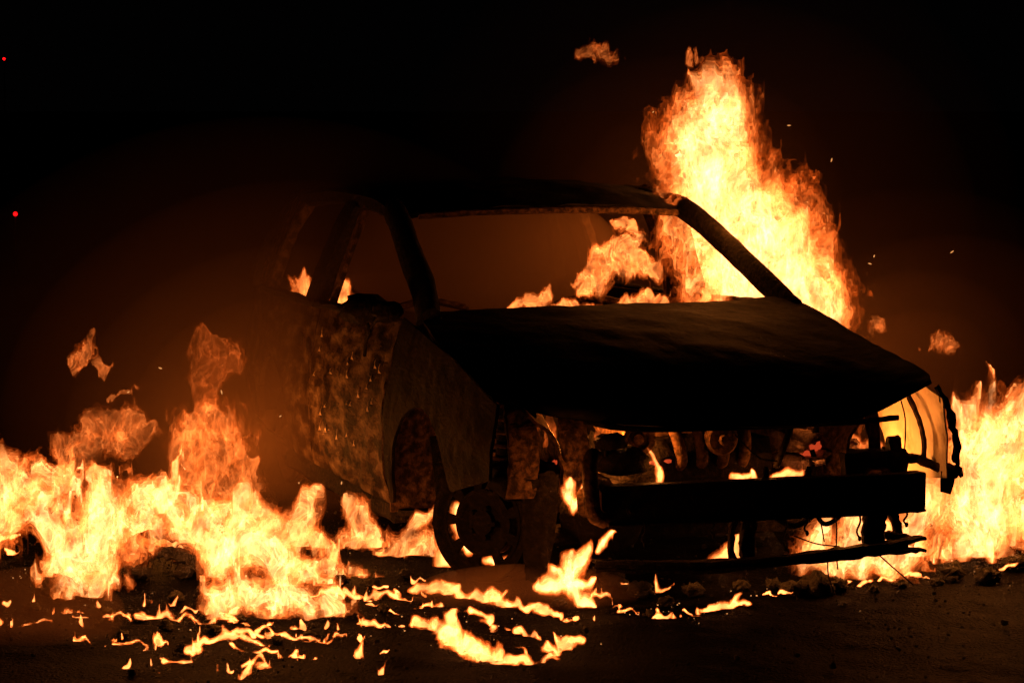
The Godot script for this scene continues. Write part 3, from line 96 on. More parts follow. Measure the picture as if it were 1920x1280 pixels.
	{"name": "small_flame", "label": "small pointed flame burning alone on the asphalt before the burning heap", "at": [-1.232, 0.005, -8.351], "chains": [[[-1.232, 0.005, -8.351, 0.008], [-1.233, 0.012, -8.351, 0.006], [-1.237, 0.021, -8.351, 0.004], [-1.24, 0.028, -8.351, 0.001]]], "how": {"cell": 0.0042, "freq": 12, "rough": 1.0, "warp": 0.03, "seed": 60, "top": 5, "size": "small", "step": 0.11}, "group": "small pointed flames before the burning heap"},
	{"name": "small_flame", "label": "small pointed flame burning alone on the asphalt before the burning heap", "at": [-1.183, 0.005, -7.978], "chains": [[[-1.183, 0.005, -7.978, 0.008], [-1.177, 0.014, -7.978, 0.006], [-1.173, 0.025, -7.978, 0.003], [-1.171, 0.033, -7.978, 0.001]], [[-1.18, 0.005, -7.978, 0.006], [-1.188, 0.012, -7.978, 0.004], [-1.192, 0.018, -7.978, 0.001]]], "how": {"cell": 0.0042, "freq": 12, "rough": 1.0, "warp": 0.03, "seed": 61, "top": 5, "size": "small", "step": 0.11}, "group": "small pointed flames before the burning heap"},
	{"name": "small_flame", "label": "small pointed flame burning alone on the asphalt before the burning heap", "at": [-1.102, 0.004, -7.993], "chains": [[[-1.102, 0.004, -7.993, 0.007], [-1.103, 0.011, -7.993, 0.005], [-1.106, 0.019, -7.993, 0.003], [-1.108, 0.026, -7.993, 0.001]]], "how": {"cell": 0.0042, "freq": 12, "rough": 1.0, "warp": 0.03, "seed": 62, "top": 5, "size": "small", "step": 0.11}, "group": "small pointed flames before the burning heap"},
	{"name": "small_flame", "label": "flat thin flame burning alone on the asphalt before the burning heap", "at": [-1.073, 0.002, -7.903], "chains": [[[-1.073, 0.002, -7.903, 0.002], [-1.062, 0.004, -7.903, 0.004], [-1.05, 0.004, -7.903, 0.003], [-1.042, 0.008, -7.903, 0.001]]], "how": {"cell": 0.0042, "freq": 12, "rough": 1.0, "warp": 0.03, "seed": 63, "top": 5, "size": "small", "step": 0.11}, "group": "flat thin flames before the burning heap"},
	{"name": "small_flame", "label": "small pointed flame burning alone on the asphalt before the burning heap", "at": [-0.977, 0.009, -8.109], "chains": [[[-0.977, 0.009, -8.109, 0.014], [-0.977, 0.027, -8.109, 0.011], [-0.983, 0.047, -8.109, 0.006], [-0.987, 0.062, -8.109, 0.002]]], "how": {"cell": 0.005, "freq": 12, "rough": 1.0, "warp": 0.03, "seed": 64, "top": 5, "size": "small", "step": 0.11}, "group": "small pointed flames before the burning heap"},
	{"name": "small_flame", "label": "small pointed flame burning alone on the asphalt before the burning heap", "at": [-0.858, 0.005, -7.858], "chains": [[[-0.858, 0.006, -7.858, 0.009], [-0.859, 0.014, -7.858, 0.007], [-0.863, 0.025, -7.858, 0.004], [-0.866, 0.033, -7.858, 0.001]], [[-0.854, 0.005, -7.858, 0.006], [-0.842, 0.013, -7.858, 0.004], [-0.836, 0.021, -7.858, 0.001]]], "how": {"cell": 0.0042, "freq": 12, "rough": 1.0, "warp": 0.03, "seed": 65, "top": 5, "size": "small", "step": 0.11}, "group": "small pointed flames before the burning heap"},
	{"name": "small_flame", "label": "small pointed flame burning alone on the asphalt before the burning heap", "at": [-0.799, 0.01, -7.829], "chains": [[[-0.799, 0.01, -7.829, 0.015], [-0.792, 0.026, -7.829, 0.012], [-0.791, 0.044, -7.829, 0.007], [-0.791, 0.059, -7.829, 0.002]]], "how": {"cell": 0.005, "freq": 12, "rough": 1.0, "warp": 0.03, "seed": 66, "top": 5, "size": "small", "step": 0.11}, "group": "small pointed flames before the burning heap"},
	{"name": "small_flame", "label": "small pointed flame burning alone on the asphalt between the heap and the front wheel", "at": [-0.461, 0.009, -8.109], "chains": [[[-0.461, 0.011, -8.109, 0.016], [-0.453, 0.032, -8.109, 0.012], [-0.451, 0.054, -8.109, 0.007], [-0.449, 0.073, -8.109, 0.002]], [[-0.454, 0.009, -8.109, 0.011], [-0.459, 0.023, -8.109, 0.008], [-0.462, 0.037, -8.109, 0.002]]], "how": {"cell": 0.005, "freq": 12, "rough": 1.0, "warp": 0.03, "seed": 67, "top": 5, "size": "small", "step": 0.11}, "group": "small pointed flames between the heap and the front wheel"},
	{"name": "small_flame", "label": "small pointed flame burning alone on the asphalt between the heap and the front wheel", "at": [-0.4, 0.01, -7.903], "chains": [[[-0.4, 0.01, -7.903, 0.014], [-0.385, 0.022, -7.903, 0.011], [-0.376, 0.038, -7.903, 0.006], [-0.371, 0.05, -7.903, 0.002]]], "how": {"cell": 0.005, "freq": 12, "rough": 1.0, "warp": 0.03, "seed": 68, "top": 5, "size": "small", "step": 0.11}, "group": "small pointed flames between the heap and the front wheel"},
	{"name": "small_flame", "label": "flat thin flame burning alone on the asphalt between the heap and the front wheel", "at": [-0.414, 0.002, -8.18], "chains": [[[-0.414, 0.002, -8.18, 0.003], [-0.399, 0.006, -8.18, 0.006], [-0.381, 0.006, -8.18, 0.005], [-0.37, 0.012, -8.18, 0.002]]], "how": {"cell": 0.0042, "freq": 12, "rough": 1.0, "warp": 0.03, "seed": 69, "top": 5, "size": "small", "step": 0.11}, "group": "flat thin flames between the heap and the front wheel"},
	{"name": "small_flame", "label": "small pointed flame burning alone on the asphalt between the heap and the front wheel", "at": [-0.484, 0.006, -8.294], "chains": [[[-0.484, 0.006, -8.294, 0.009], [-0.477, 0.014, -8.294, 0.007], [-0.475, 0.024, -8.294, 0.004], [-0.473, 0.033, -8.294, 0.001]]], "how": {"cell": 0.0042, "freq": 12, "rough": 1.0, "warp": 0.03, "seed": 70, "top": 5, "size": "small", "step": 0.11}, "group": "small pointed flames between the heap and the front wheel"},
	{"name": "small_flame", "label": "small pointed flame burning alone on the asphalt under the bare front of the car", "at": [0.524, 0.009, -9.221], "chains": [[[0.524, 0.01, -9.221, 0.015], [0.52, 0.035, -9.221, 0.012], [0.51, 0.059, -9.221, 0.007], [0.504, 0.079, -9.221, 0.002]], [[0.53, 0.009, -9.221, 0.011], [0.559, 0.023, -9.221, 0.008], [0.571, 0.036, -9.221, 0.002]]], "how": {"cell": 0.005, "freq": 12, "rough": 1.0, "warp": 0.03, "seed": 71, "top": 5, "size": "small", "step": 0.11}, "group": "small pointed flames under the bare front of the car"},
	{"name": "small_flame", "label": "flat thin flame burning alone on the asphalt under the bare front of the car", "at": [0.475, 0.003, -8.76], "chains": [[[0.475, 0.003, -8.76, 0.005], [0.496, 0.008, -8.76, 0.009], [0.52, 0.008, -8.76, 0.007], [0.536, 0.016, -8.76, 0.002]]], "how": {"cell": 0.005, "freq": 12, "rough": 1.0, "warp": 0.03, "seed": 72, "top": 5, "size": "small", "step": 0.11}, "group": "flat thin flames under the bare front of the car"},
	{"name": "small_flame", "label": "small pointed flame burning alone on the asphalt under the bare front of the car", "at": [0.531, 0.007, -8.76], "chains": [[[0.531, 0.008, -8.76, 0.012], [0.533, 0.026, -8.76, 0.01], [0.53, 0.045, -8.76, 0.005], [0.528, 0.06, -8.76, 0.002]], [[0.536, 0.007, -8.76, 0.009], [0.545, 0.018, -8.76, 0.006], [0.548, 0.029, -8.76, 0.002]]], "how": {"cell": 0.005, "freq": 12, "rough": 1.0, "warp": 0.03, "seed": 73, "top": 5, "size": "small", "step": 0.11}, "group": "small pointed flames under the bare front of the car"},
	{"name": "small_flame", "label": "flat thin flame burning alone on the asphalt under the bare front of the car", "at": [0.57, 0.003, -8.815], "chains": [[[0.57, 0.003, -8.815, 0.004], [0.586, 0.006, -8.815, 0.007], [0.605, 0.006, -8.815, 0.005], [0.617, 0.013, -8.815, 0.002]]], "how": {"cell": 0.0042, "freq": 12, "rough": 1.0, "warp": 0.03, "seed": 74, "top": 5, "size": "small", "step": 0.11}, "group": "flat thin flames under the bare front of the car"},
	{"name": "small_flame", "label": "flat thin flame burning alone on the asphalt between the heap and the front wheel", "at": [-0.492, 0.003, -9.292], "chains": [[[-0.492, 0.003, -9.292, 0.005], [-0.47, 0.009, -9.292, 0.009], [-0.445, 0.009, -9.292, 0.007], [-0.428, 0.017, -9.292, 0.003]]], "how": {"cell": 0.005, "freq": 12, "rough": 1.0, "warp": 0.03, "seed": 75, "top": 5, "size": "small", "step": 0.11}, "group": "flat thin flames between the heap and the front wheel"},
	{"name": "small_flame", "label": "flat thin flame burning alone on the asphalt between the heap and the front wheel", "at": [-0.395, 0.002, -8.564], "chains": [[[-0.395, 0.002, -8.564, 0.003], [-0.382, 0.005, -8.564, 0.006], [-0.366, 0.005, -8.564, 0.004], [-0.356, 0.011, -8.564, 0.002]]], "how": {"cell": 0.0042, "freq": 12, "rough": 1.0, "warp": 0.03, "seed": 76, "top": 5, "size": "small", "step": 0.11}, "group": "flat thin flames between the heap and the front wheel"},
	{"name": "small_flame", "label": "small pointed flame burning alone on the asphalt between the heap and the front wheel", "at": [-0.345, 0.005, -9.374], "chains": [[[-0.345, 0.005, -9.374, 0.008], [-0.347, 0.015, -9.374, 0.006], [-0.351, 0.026, -9.374, 0.003], [-0.354, 0.035, -9.374, 0.001]], [[-0.342, 0.005, -9.374, 0.006], [-0.328, 0.012, -9.374, 0.004], [-0.322, 0.018, -9.374, 0.001]]], "how": {"cell": 0.0042, "freq": 12, "rough": 1.0, "warp": 0.03, "seed": 77, "top": 5, "size": "small", "step": 0.11}, "group": "small pointed flames between the heap and the front wheel"},
	{"name": "small_flame", "label": "flat thin flame burning alone on the asphalt beside the burning heap", "at": [-1.921, 0.004, -9.984], "chains": [[[-1.921, 0.004, -9.984, 0.006], [-1.895, 0.01, -9.984, 0.011], [-1.864, 0.01, -9.984, 0.008], [-1.844, 0.02, -9.984, 0.003]]], "how": {"cell": 0.005, "freq": 12, "rough": 1.0, "warp": 0.03, "seed": 79, "top": 5, "size": "small", "step": 0.11}, "group": "flat thin flames beside the burning heap"},
	{"name": "small_flame", "label": "flat thin flame burning alone on the asphalt beside the burning heap", "at": [-2.016, 0.005, -10.288], "chains": [[[-2.016, 0.005, -10.288, 0.007], [-1.984, 0.013, -10.288, 0.014], [-1.946, 0.013, -10.288, 0.01], [-1.921, 0.025, -10.288, 0.004]]], "how": {"cell": 0.005, "freq": 12, "rough": 1.0, "warp": 0.03, "seed": 80, "top": 5, "size": "small", "step": 0.11}, "group": "flat thin flames beside the burning heap"},
	{"name": "small_flame", "label": "small pointed flame burning alone on the asphalt before the burning heap", "at": [-1.65, 0.006, -9.023], "chains": [[[-1.65, 0.007, -9.023, 0.01], [-1.643, 0.022, -9.023, 0.008], [-1.641, 0.038, -9.023, 0.004], [-1.64, 0.051, -9.023, 0.001]], [[-1.646, 0.006, -9.023, 0.007], [-1.652, 0.015, -9.023, 0.005], [-1.654, 0.024, -9.023, 0.001]]], "how": {"cell": 0.0042, "freq": 12, "rough": 1.0, "warp": 0.03, "seed": 81, "top": 5, "size": "small", "step": 0.11}, "group": "small pointed flames before the burning heap"},
	{"name": "small_flame", "label": "small pointed flame burning alone on the asphalt before the burning heap", "at": [-1.397, 0.006, -8.928], "chains": [[[-1.397, 0.006, -8.928, 0.009], [-1.397, 0.016, -8.928, 0.007], [-1.4, 0.028, -8.928, 0.004], [-1.402, 0.038, -8.928, 0.001]]], "how": {"cell": 0.0042, "freq": 12, "rough": 1.0, "warp": 0.03, "seed": 82, "top": 5, "size": "small", "step": 0.11}, "group": "small pointed flames before the burning heap"},
	{"name": "small_flame", "label": "small pointed flame burning alone on the asphalt before the burning heap", "at": [-1.413, 0.004, -8.582], "chains": [[[-1.413, 0.005, -8.582, 0.007], [-1.412, 0.014, -8.582, 0.006], [-1.413, 0.025, -8.582, 0.003], [-1.414, 0.033, -8.582, 0.001]], [[-1.41, 0.004, -8.582, 0.005], [-1.405, 0.011, -8.582, 0.004], [-1.402, 0.017, -8.582, 0.001]]], "how": {"cell": 0.0042, "freq": 12, "rough": 1.0, "warp": 0.03, "seed": 83, "top": 5, "size": "small", "step": 0.11}, "group": "small pointed flames before the burning heap"},
	{"name": "small_flame", "label": "small pointed flame burning alone on the asphalt before the burning heap", "at": [-1.723, 0.007, -8.928], "chains": [[[-1.723, 0.007, -8.928, 0.01], [-1.716, 0.015, -8.928, 0.008], [-1.713, 0.025, -8.928, 0.004], [-1.711, 0.033, -8.928, 0.001]]], "how": {"cell": 0.0042, "freq": 12, "rough": 1.0, "warp": 0.03, "seed": 84, "top": 5, "size": "small", "step": 0.11}, "group": "small pointed flames before the burning heap"},
	{"name": "small_flame", "label": "small pointed flame burning alone on the asphalt before the burning heap", "at": [-1.151, 0.007, -8.975], "chains": [[[-1.151, 0.007, -8.975, 0.011], [-1.141, 0.022, -8.975, 0.009], [-1.136, 0.037, -8.975, 0.005], [-1.133, 0.049, -8.975, 0.002]], [[-1.146, 0.007, -8.975, 0.008], [-1.159, 0.017, -8.975, 0.006], [-1.165, 0.027, -8.975, 0.002]]], "how": {"cell": 0.005, "freq": 12, "rough": 1.0, "warp": 0.03, "seed": 85, "top": 5, "size": "small", "step": 0.11}, "group": "small pointed flames before the burning heap"},
	{"name": "small_flame", "label": "small pointed flame burning alone on the asphalt before the burning heap", "at": [-1.261, 0.008, -8.975], "chains": [[[-1.261, 0.008, -8.975, 0.013], [-1.252, 0.026, -8.975, 0.01], [-1.249, 0.045, -8.975, 0.005], [-1.247, 0.06, -8.975, 0.002]]], "how": {"cell": 0.005, "freq": 12, "rough": 1.0, "warp": 0.03, "seed": 86, "top": 5, "size": "small", "step": 0.11}, "group": "small pointed flames before the burning heap"},
	{"name": "small_flame", "label": "flat thin flame burning alone on the asphalt before the burning heap", "at": [-1.115, 0.003, -8.834], "chains": [[[-1.115, 0.003, -8.834, 0.004], [-1.097, 0.007, -8.834, 0.008], [-1.075, 0.007, -8.834, 0.006], [-1.061, 0.015, -8.834, 0.002]]], "how": {"cell": 0.0042, "freq": 12, "rough": 1.0, "warp": 0.03, "seed": 87, "top": 5, "size": "small", "step": 0.11}, "group": "flat thin flames before the burning heap"},
	{"name": "small_flame", "label": "flat thin flame burning alone on the asphalt before the burning heap", "at": [-0.97, 0.003, -8.815], "chains": [[[-0.97, 0.003, -8.815, 0.004], [-0.952, 0.007, -8.815, 0.008], [-0.93, 0.007, -8.815, 0.006], [-0.916, 0.014, -8.815, 0.002]]], "how": {"cell": 0.0042, "freq": 12, "rough": 1.0, "warp": 0.03, "seed": 88, "top": 5, "size": "small", "step": 0.11}, "group": "flat thin flames before the burning heap"},
	{"name": "small_flame", "label": "flat thin flame burning alone on the asphalt before the burning heap", "at": [-0.828, 0.003, -8.634], "chains": [[[-0.828, 0.003, -8.634, 0.004], [-0.81, 0.007, -8.634, 0.008], [-0.789, 0.007, -8.634, 0.006], [-0.775, 0.014, -8.634, 0.002]]], "how": {"cell": 0.0042, "freq": 12, "rough": 1.0, "warp": 0.03, "seed": 89, "top": 5, "size": "small", "step": 0.11}, "group": "flat thin flames before the burning heap"},
	{"name": "small_flame", "label": "small pointed flame burning alone on the asphalt before the burning heap", "at": [-0.699, 0.006, -8.564], "chains": [[[-0.699, 0.006, -8.564, 0.01], [-0.7, 0.02, -8.564, 0.008], [-0.705, 0.035, -8.564, 0.004], [-0.708, 0.046, -8.564, 0.001]]], "how": {"cell": 0.0042, "freq": 12, "rough": 1.0, "warp": 0.03, "seed": 90, "top": 5, "size": "small", "step": 0.11}, "group": "small pointed flames before the burning heap"},
	{"name": "small_flame", "label": "small pointed flame burning alone on the asphalt before the burning heap", "at": [-0.611, 0.006, -8.547], "chains": [[[-0.611, 0.006, -8.547, 0.01], [-0.608, 0.017, -8.547, 0.008], [-0.609, 0.028, -8.547, 0.004], [-0.61, 0.038, -8.547, 0.001]], [[-0.607, 0.006, -8.547, 0.007], [-0.603, 0.014, -8.547, 0.005], [-0.601, 0.023, -8.547, 0.001]]], "how": {"cell": 0.0042, "freq": 12, "rough": 1.0, "warp": 0.03, "seed": 91, "top": 5, "size": "small", "step": 0.11}, "group": "small pointed flames before the burning heap"},
	{"name": "small_flame", "label": "small pointed flame burning alone on the asphalt before the burning heap", "at": [-0.56, 0.006, -8.564], "chains": [[[-0.56, 0.006, -8.564, 0.008], [-0.56, 0.016, -8.564, 0.007], [-0.564, 0.028, -8.564, 0.004], [-0.566, 0.037, -8.564, 0.001]]], "how": {"cell": 0.0042, "freq": 12, "rough": 1.0, "warp": 0.03, "seed": 92, "top": 5, "size": "small", "step": 0.11}, "group": "small pointed flames before the burning heap"},
	{"name": "small_flame", "label": "flat thin flame burning alone on the asphalt between the heap and the front wheel", "at": [-0.488, 0.002, -8.928], "chains": [[[-0.488, 0.002, -8.928, 0.003], [-0.474, 0.006, -8.928, 0.006], [-0.457, 0.006, -8.928, 0.004], [-0.447, 0.011, -8.928, 0.002]]], "how": {"cell": 0.0042, "freq": 12, "rough": 1.0, "warp": 0.03, "seed": 93, "top": 5, "size": "small", "step": 0.11}, "group": "flat thin flames between the heap and the front wheel"},
	{"name": "small_flame", "label": "flat thin flame burning alone on the asphalt between the heap and the front wheel", "at": [-0.418, 0.002, -8.788], "chains": [[[-0.418, 0.002, -8.788, 0.003], [-0.404, 0.005, -8.788, 0.006], [-0.388, 0.005, -8.788, 0.004], [-0.377, 0.011, -8.788, 0.002]]], "how": {"cell": 0.0042, "freq": 12, "rough": 1.0, "warp": 0.03, "seed": 94, "top": 5, "size": "small", "step": 0.11}, "group": "flat thin flames between the heap and the front wheel"},
	{"name": "small_flame", "label": "flat thin flame burning alone on the asphalt between the heap and the front wheel", "at": [-0.38, 0.002, -9.023], "chains": [[[-0.38, 0.002, -9.023, 0.003], [-0.368, 0.005, -9.023, 0.005], [-0.355, 0.005, -9.023, 0.004], [-0.346, 0.009, -9.023, 0.001]]], "how": {"cell": 0.0042, "freq": 12, "rough": 1.0, "warp": 0.03, "seed": 95, "top": 5, "size": "small", "step": 0.11}, "group": "flat thin flames between the heap and the front wheel"},
	{"name": "small_flame", "label": "small pointed flame burning alone on the asphalt under the bare front of the car", "at": [0.261, 0.004, -8.67], "chains": [[[0.261, 0.004, -8.67, 0.006], [0.264, 0.01, -8.67, 0.005], [0.265, 0.017, -8.67, 0.003], [0.265, 0.023, -8.67, 0.001]]], "how": {"cell": 0.0042, "freq": 12, "rough": 1.0, "warp": 0.03, "seed": 96, "top": 5, "size": "small", "step": 0.11}, "group": "small pointed flames under the bare front of the car"},
	{"name": "small_flame", "label": "small pointed flame burning alone on the asphalt under the bare front of the car", "at": [0.219, 0.004, -8.67], "chains": [[[0.219, 0.004, -8.67, 0.006], [0.222, 0.009, -8.67, 0.005], [0.223, 0.015, -8.67, 0.003], [0.224, 0.02, -8.67, 0.001]], [[0.222, 0.004, -8.67, 0.004], [0.219, 0.009, -8.67, 0.003], [0.218, 0.014, -8.67, 0.001]]], "how": {"cell": 0.0042, "freq": 12, "rough": 1.0, "warp": 0.03, "seed": 97, "top": 5, "size": "small", "step": 0.11}, "group": "small pointed flames under the bare front of the car"},
	{"name": "small_flame", "label": "flat thin flame burning alone on the asphalt under the bare front of the car", "at": [0.868, 0.003, -9.141], "chains": [[[0.868, 0.003, -9.141, 0.004], [0.885, 0.007, -9.141, 0.007], [0.905, 0.007, -9.141, 0.005], [0.917, 0.013, -9.141, 0.002]]], "how": {"cell": 0.0042, "freq": 12, "rough": 1.0, "warp": 0.03, "seed": 98, "top": 5, "size": "small", "step": 0.11}, "group": "flat thin flames under the bare front of the car"},
	{"name": "small_flame", "label": "flat thin flame burning alone on the asphalt under the bare front of the car", "at": [0.924, 0.003, -9.141], "chains": [[[0.924, 0.003, -9.141, 0.004], [0.941, 0.007, -9.141, 0.007], [0.96, 0.007, -9.141, 0.005], [0.973, 0.013, -9.141, 0.002]]], "how": {"cell": 0.0042, "freq": 12, "rough": 1.0, "warp": 0.03, "seed": 99, "top": 5, "size": "small", "step": 0.11}, "group": "flat thin flames under the bare front of the car"},
	{"name": "small_flame", "label": "flat thin flame burning alone on the asphalt at the foot of the far flame bank", "at": [1.219, 0.003, -9.323], "chains": [[[1.219, 0.003, -9.323, 0.005], [1.241, 0.009, -9.323, 0.009], [1.267, 0.009, -9.323, 0.007], [1.284, 0.017, -9.323, 0.003]]], "how": {"cell": 0.005, "freq": 12, "rough": 1.0, "warp": 0.03, "seed": 101, "top": 5, "size": "small", "step": 0.11}, "group": "flat thin flames at the foot of the far flame bank"},
	{"name": "small_flame", "label": "flat thin flame burning alone on the asphalt at the foot of the far flame bank", "at": [1.309, 0.003, -9.427], "chains": [[[1.309, 0.003, -9.427, 0.005], [1.331, 0.009, -9.427, 0.009], [1.357, 0.009, -9.427, 0.007], [1.374, 0.017, -9.427, 0.003]]], "how": {"cell": 0.005, "freq": 12, "rough": 1.0, "warp": 0.03, "seed": 102, "top": 5, "size": "small", "step": 0.11}, "group": "flat thin flames at the foot of the far flame bank"},
	{"name": "small_flame", "label": "flat thin flame burning alone on the asphalt at the foot of the far flame bank", "at": [1.431, 0.003, -9.48], "chains": [[[1.431, 0.003, -9.48, 0.005], [1.454, 0.009, -9.48, 0.009], [1.48, 0.009, -9.48, 0.007], [1.497, 0.017, -9.48, 0.003]]], "how": {"cell": 0.005, "freq": 12, "rough": 1.0, "warp": 0.03, "seed": 103, "top": 5, "size": "small", "step": 0.11}, "group": "flat thin flames at the foot of the far flame bank"},
	{"name": "small_flame", "label": "flat thin flame burning alone on the asphalt at the foot of the far flame bank", "at": [1.147, 0.003, -9.323], "chains": [[[1.147, 0.003, -9.323, 0.004], [1.166, 0.008, -9.323, 0.008], [1.189, 0.008, -9.323, 0.006], [1.204, 0.015, -9.323, 0.002]]], "how": {"cell": 0.0042, "freq": 12, "rough": 1.0, "warp": 0.03, "seed": 104, "top": 5, "size": "small", "step": 0.11}, "group": "flat thin flames at the foot of the far flame bank"},
	{"name": "small_flame", "label": "flat thin flame burning alone on the asphalt at the foot of the far flame bank", "at": [1.784, 0.004, -9.642], "chains": [[[1.784, 0.004, -9.642, 0.006], [1.809, 0.01, -9.642, 0.011], [1.839, 0.01, -9.642, 0.008], [1.858, 0.02, -9.642, 0.003]]], "how": {"cell": 0.005, "freq": 12, "rough": 1.0, "warp": 0.03, "seed": 105, "top": 5, "size": "small", "step": 0.11}, "group": "flat thin flames at the foot of the far flame bank"},
	{"name": "small_flame", "label": "flat thin flame burning alone on the asphalt under the bare front of the car", "at": [0.381, 0.002, -9.323], "chains": [[[0.381, 0.002, -9.323, 0.003], [0.394, 0.005, -9.323, 0.005], [0.408, 0.005, -9.323, 0.004], [0.417, 0.01, -9.323, 0.001]]], "how": {"cell": 0.0042, "freq": 12, "rough": 1.0, "warp": 0.03, "seed": 106, "top": 5, "size": "small", "step": 0.11}, "group": "flat thin flames under the bare front of the car"}]

func _ready() -> void:
	# camera
	var cam := Camera3D.new()
	cam.name = "camera"
	add_child(cam)
	cam.position = Vector3(0, 1.73, 0)
	cam.rotation_degrees = Vector3(-5.256, 0, 0)
	cam.fov = 14.59
	cam.near = .1
	cam.far = 600.0
	cam.current = true
	# night sky
	var around := WorldEnvironment.new()
	around.name = "night"
	var e := Environment.new()
	e.background_mode = Environment.BG_SKY
	var sky := ProceduralSkyMaterial.new()
	sky.sky_top_color = Color(.010, .010, .014)
	sky.sky_horizon_color = Color(.014, .012, .012)
	sky.ground_bottom_color = Color(.008, .008, .008)
	sky.ground_horizon_color = Color(.014, .012, .012)
	sky.sky_energy_multiplier = 1.0
	e.sky = Sky.new()
	e.sky.sky_material = sky
	e.background_energy_multiplier = .01
	e.tonemap_mode = Environment.TONE_MAPPER_LINEAR
	e.tonemap_exposure = EXPOSURE
	e.volumetric_fog_enabled = true
	e.volumetric_fog_density = 0.0
	e.sdfgi_enabled = true
	e.ssao_enabled = true
	e.ssil_enabled = true
	around.environment = e
	add_child(around)
	dent_noise.seed = 4
	dent_noise.noise_type = FastNoiseLite.TYPE_SIMPLEX_SMOOTH
	dent_noise.frequency = 1.0
	dent_noise.fractal_octaves = 3
	setup_materials()
	setup_flames()
	build_ground()
	build_car()
	build_debris()
	build_lamps()
	build_smoke()
	build_flames()
	build_embers()

var mats := {}
func setup_materials() -> void:
	var bump := grey_tex(8, .02, 6)
	var fine := grey_tex(18, .05, 5)
	mats.black_paint = burnt("charred_paint", noise_tex(21, .012, [0.0, .45, .62, .8, 1.0], [[0.0035, 0.00315, 0.0028], [0.0056, 0.0049, 0.0042], [0.0105, 0.0084, 0.0063], [0.0175, 0.0133, 0.0098], [0.0245, 0.01925, 0.014]]), 1.3, .8, bump, .25)
	mats.soot = burnt("soot", noise_tex(22, .02, [0.0, .5, .75, 1.0], [[0.004, 0.0035, 0.003], [0.008, 0.0065, 0.0055], [0.0175, 0.013, 0.009], [0.03, 0.02, 0.014]]), 3.0, .85, bump, .7)
	mats.black_metal = burnt("blackened_steel", noise_tex(23, .02, [0.0, .6, 1.0], [[0.004, 0.0035, 0.0035], [0.009, 0.0075, 0.0065], [0.02, 0.015, 0.012]]), 2.5, .6, bump, .4, .3)
	mats.rust = burnt("rusted_steel", noise_tex(24, .018, [0.0, .38, .55, .72, 1.0], [[0.007, 0.005, 0.004], [0.02, 0.013, 0.008], [0.055, 0.03, 0.016], [0.09, 0.05, 0.0275], [0.13, 0.095, 0.065]]), 2.6, .8, bump, .6, .15)
	mats.door = burnt("scorched_paint", noise_tex(25, .009, [0.0, .36, .46, .51, .56, .68, 1.0], [[0.00144, 0.00112, 0.0008], [0.004, 0.0024, 0.0016], [0.0096, 0.0056, 0.0032], [0.04, 0.024, 0.0136], [0.016, 0.0096, 0.0056], [0.048, 0.032, 0.02], [0.12, 0.088, 0.06]], 6), 1.15, .75, fine, .4)
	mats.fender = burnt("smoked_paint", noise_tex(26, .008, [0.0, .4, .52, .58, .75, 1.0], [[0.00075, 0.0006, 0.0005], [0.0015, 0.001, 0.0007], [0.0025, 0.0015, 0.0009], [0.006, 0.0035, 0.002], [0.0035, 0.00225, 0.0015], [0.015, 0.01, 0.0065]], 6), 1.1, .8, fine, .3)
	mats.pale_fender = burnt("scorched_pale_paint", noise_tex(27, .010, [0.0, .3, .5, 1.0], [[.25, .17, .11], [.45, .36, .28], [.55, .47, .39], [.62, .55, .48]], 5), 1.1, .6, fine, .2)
	mats.flake = burnt("peeling_paint", noise_tex(28, .02, [0.0, .5, 1.0], [[.10, .07, .05], [.28, .2, .14], [.5, .42, .34]]), 6.0, .5, null, 0.0)
	mats.foil = burnt("crumpled_aluminium", noise_tex(29, .02, [0.0, .5, 1.0], [[.08, .05, .05], [.3, .2, .2], [.6, .5, .5]]), 5.0, .35, bump, .8, .6)
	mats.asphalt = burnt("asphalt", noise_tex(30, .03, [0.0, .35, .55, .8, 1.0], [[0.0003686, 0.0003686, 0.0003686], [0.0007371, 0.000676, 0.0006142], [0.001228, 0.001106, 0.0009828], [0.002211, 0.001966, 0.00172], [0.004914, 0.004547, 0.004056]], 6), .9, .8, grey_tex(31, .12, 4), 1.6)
	for k in ["black_paint", "soot", "black_metal", "asphalt", "door", "fender", "rust"]: mats[k].metallic_specular = .09
	mats.door.uv1_scale = Vector3(1.9, 1.9, .8)
	mats.fender.uv1_scale = Vector3(1.6, 1.6, .7)
	mats.char = burnt("charcoal", noise_tex(32, .025, [0.0, .6, .85, 1.0], [[0.0036, 0.003, 0.003], [0.009, 0.0072, 0.006], [0.024, 0.018, 0.0144], [0.06, 0.051, 0.042]]), 4.0, .9, bump, 1.2)

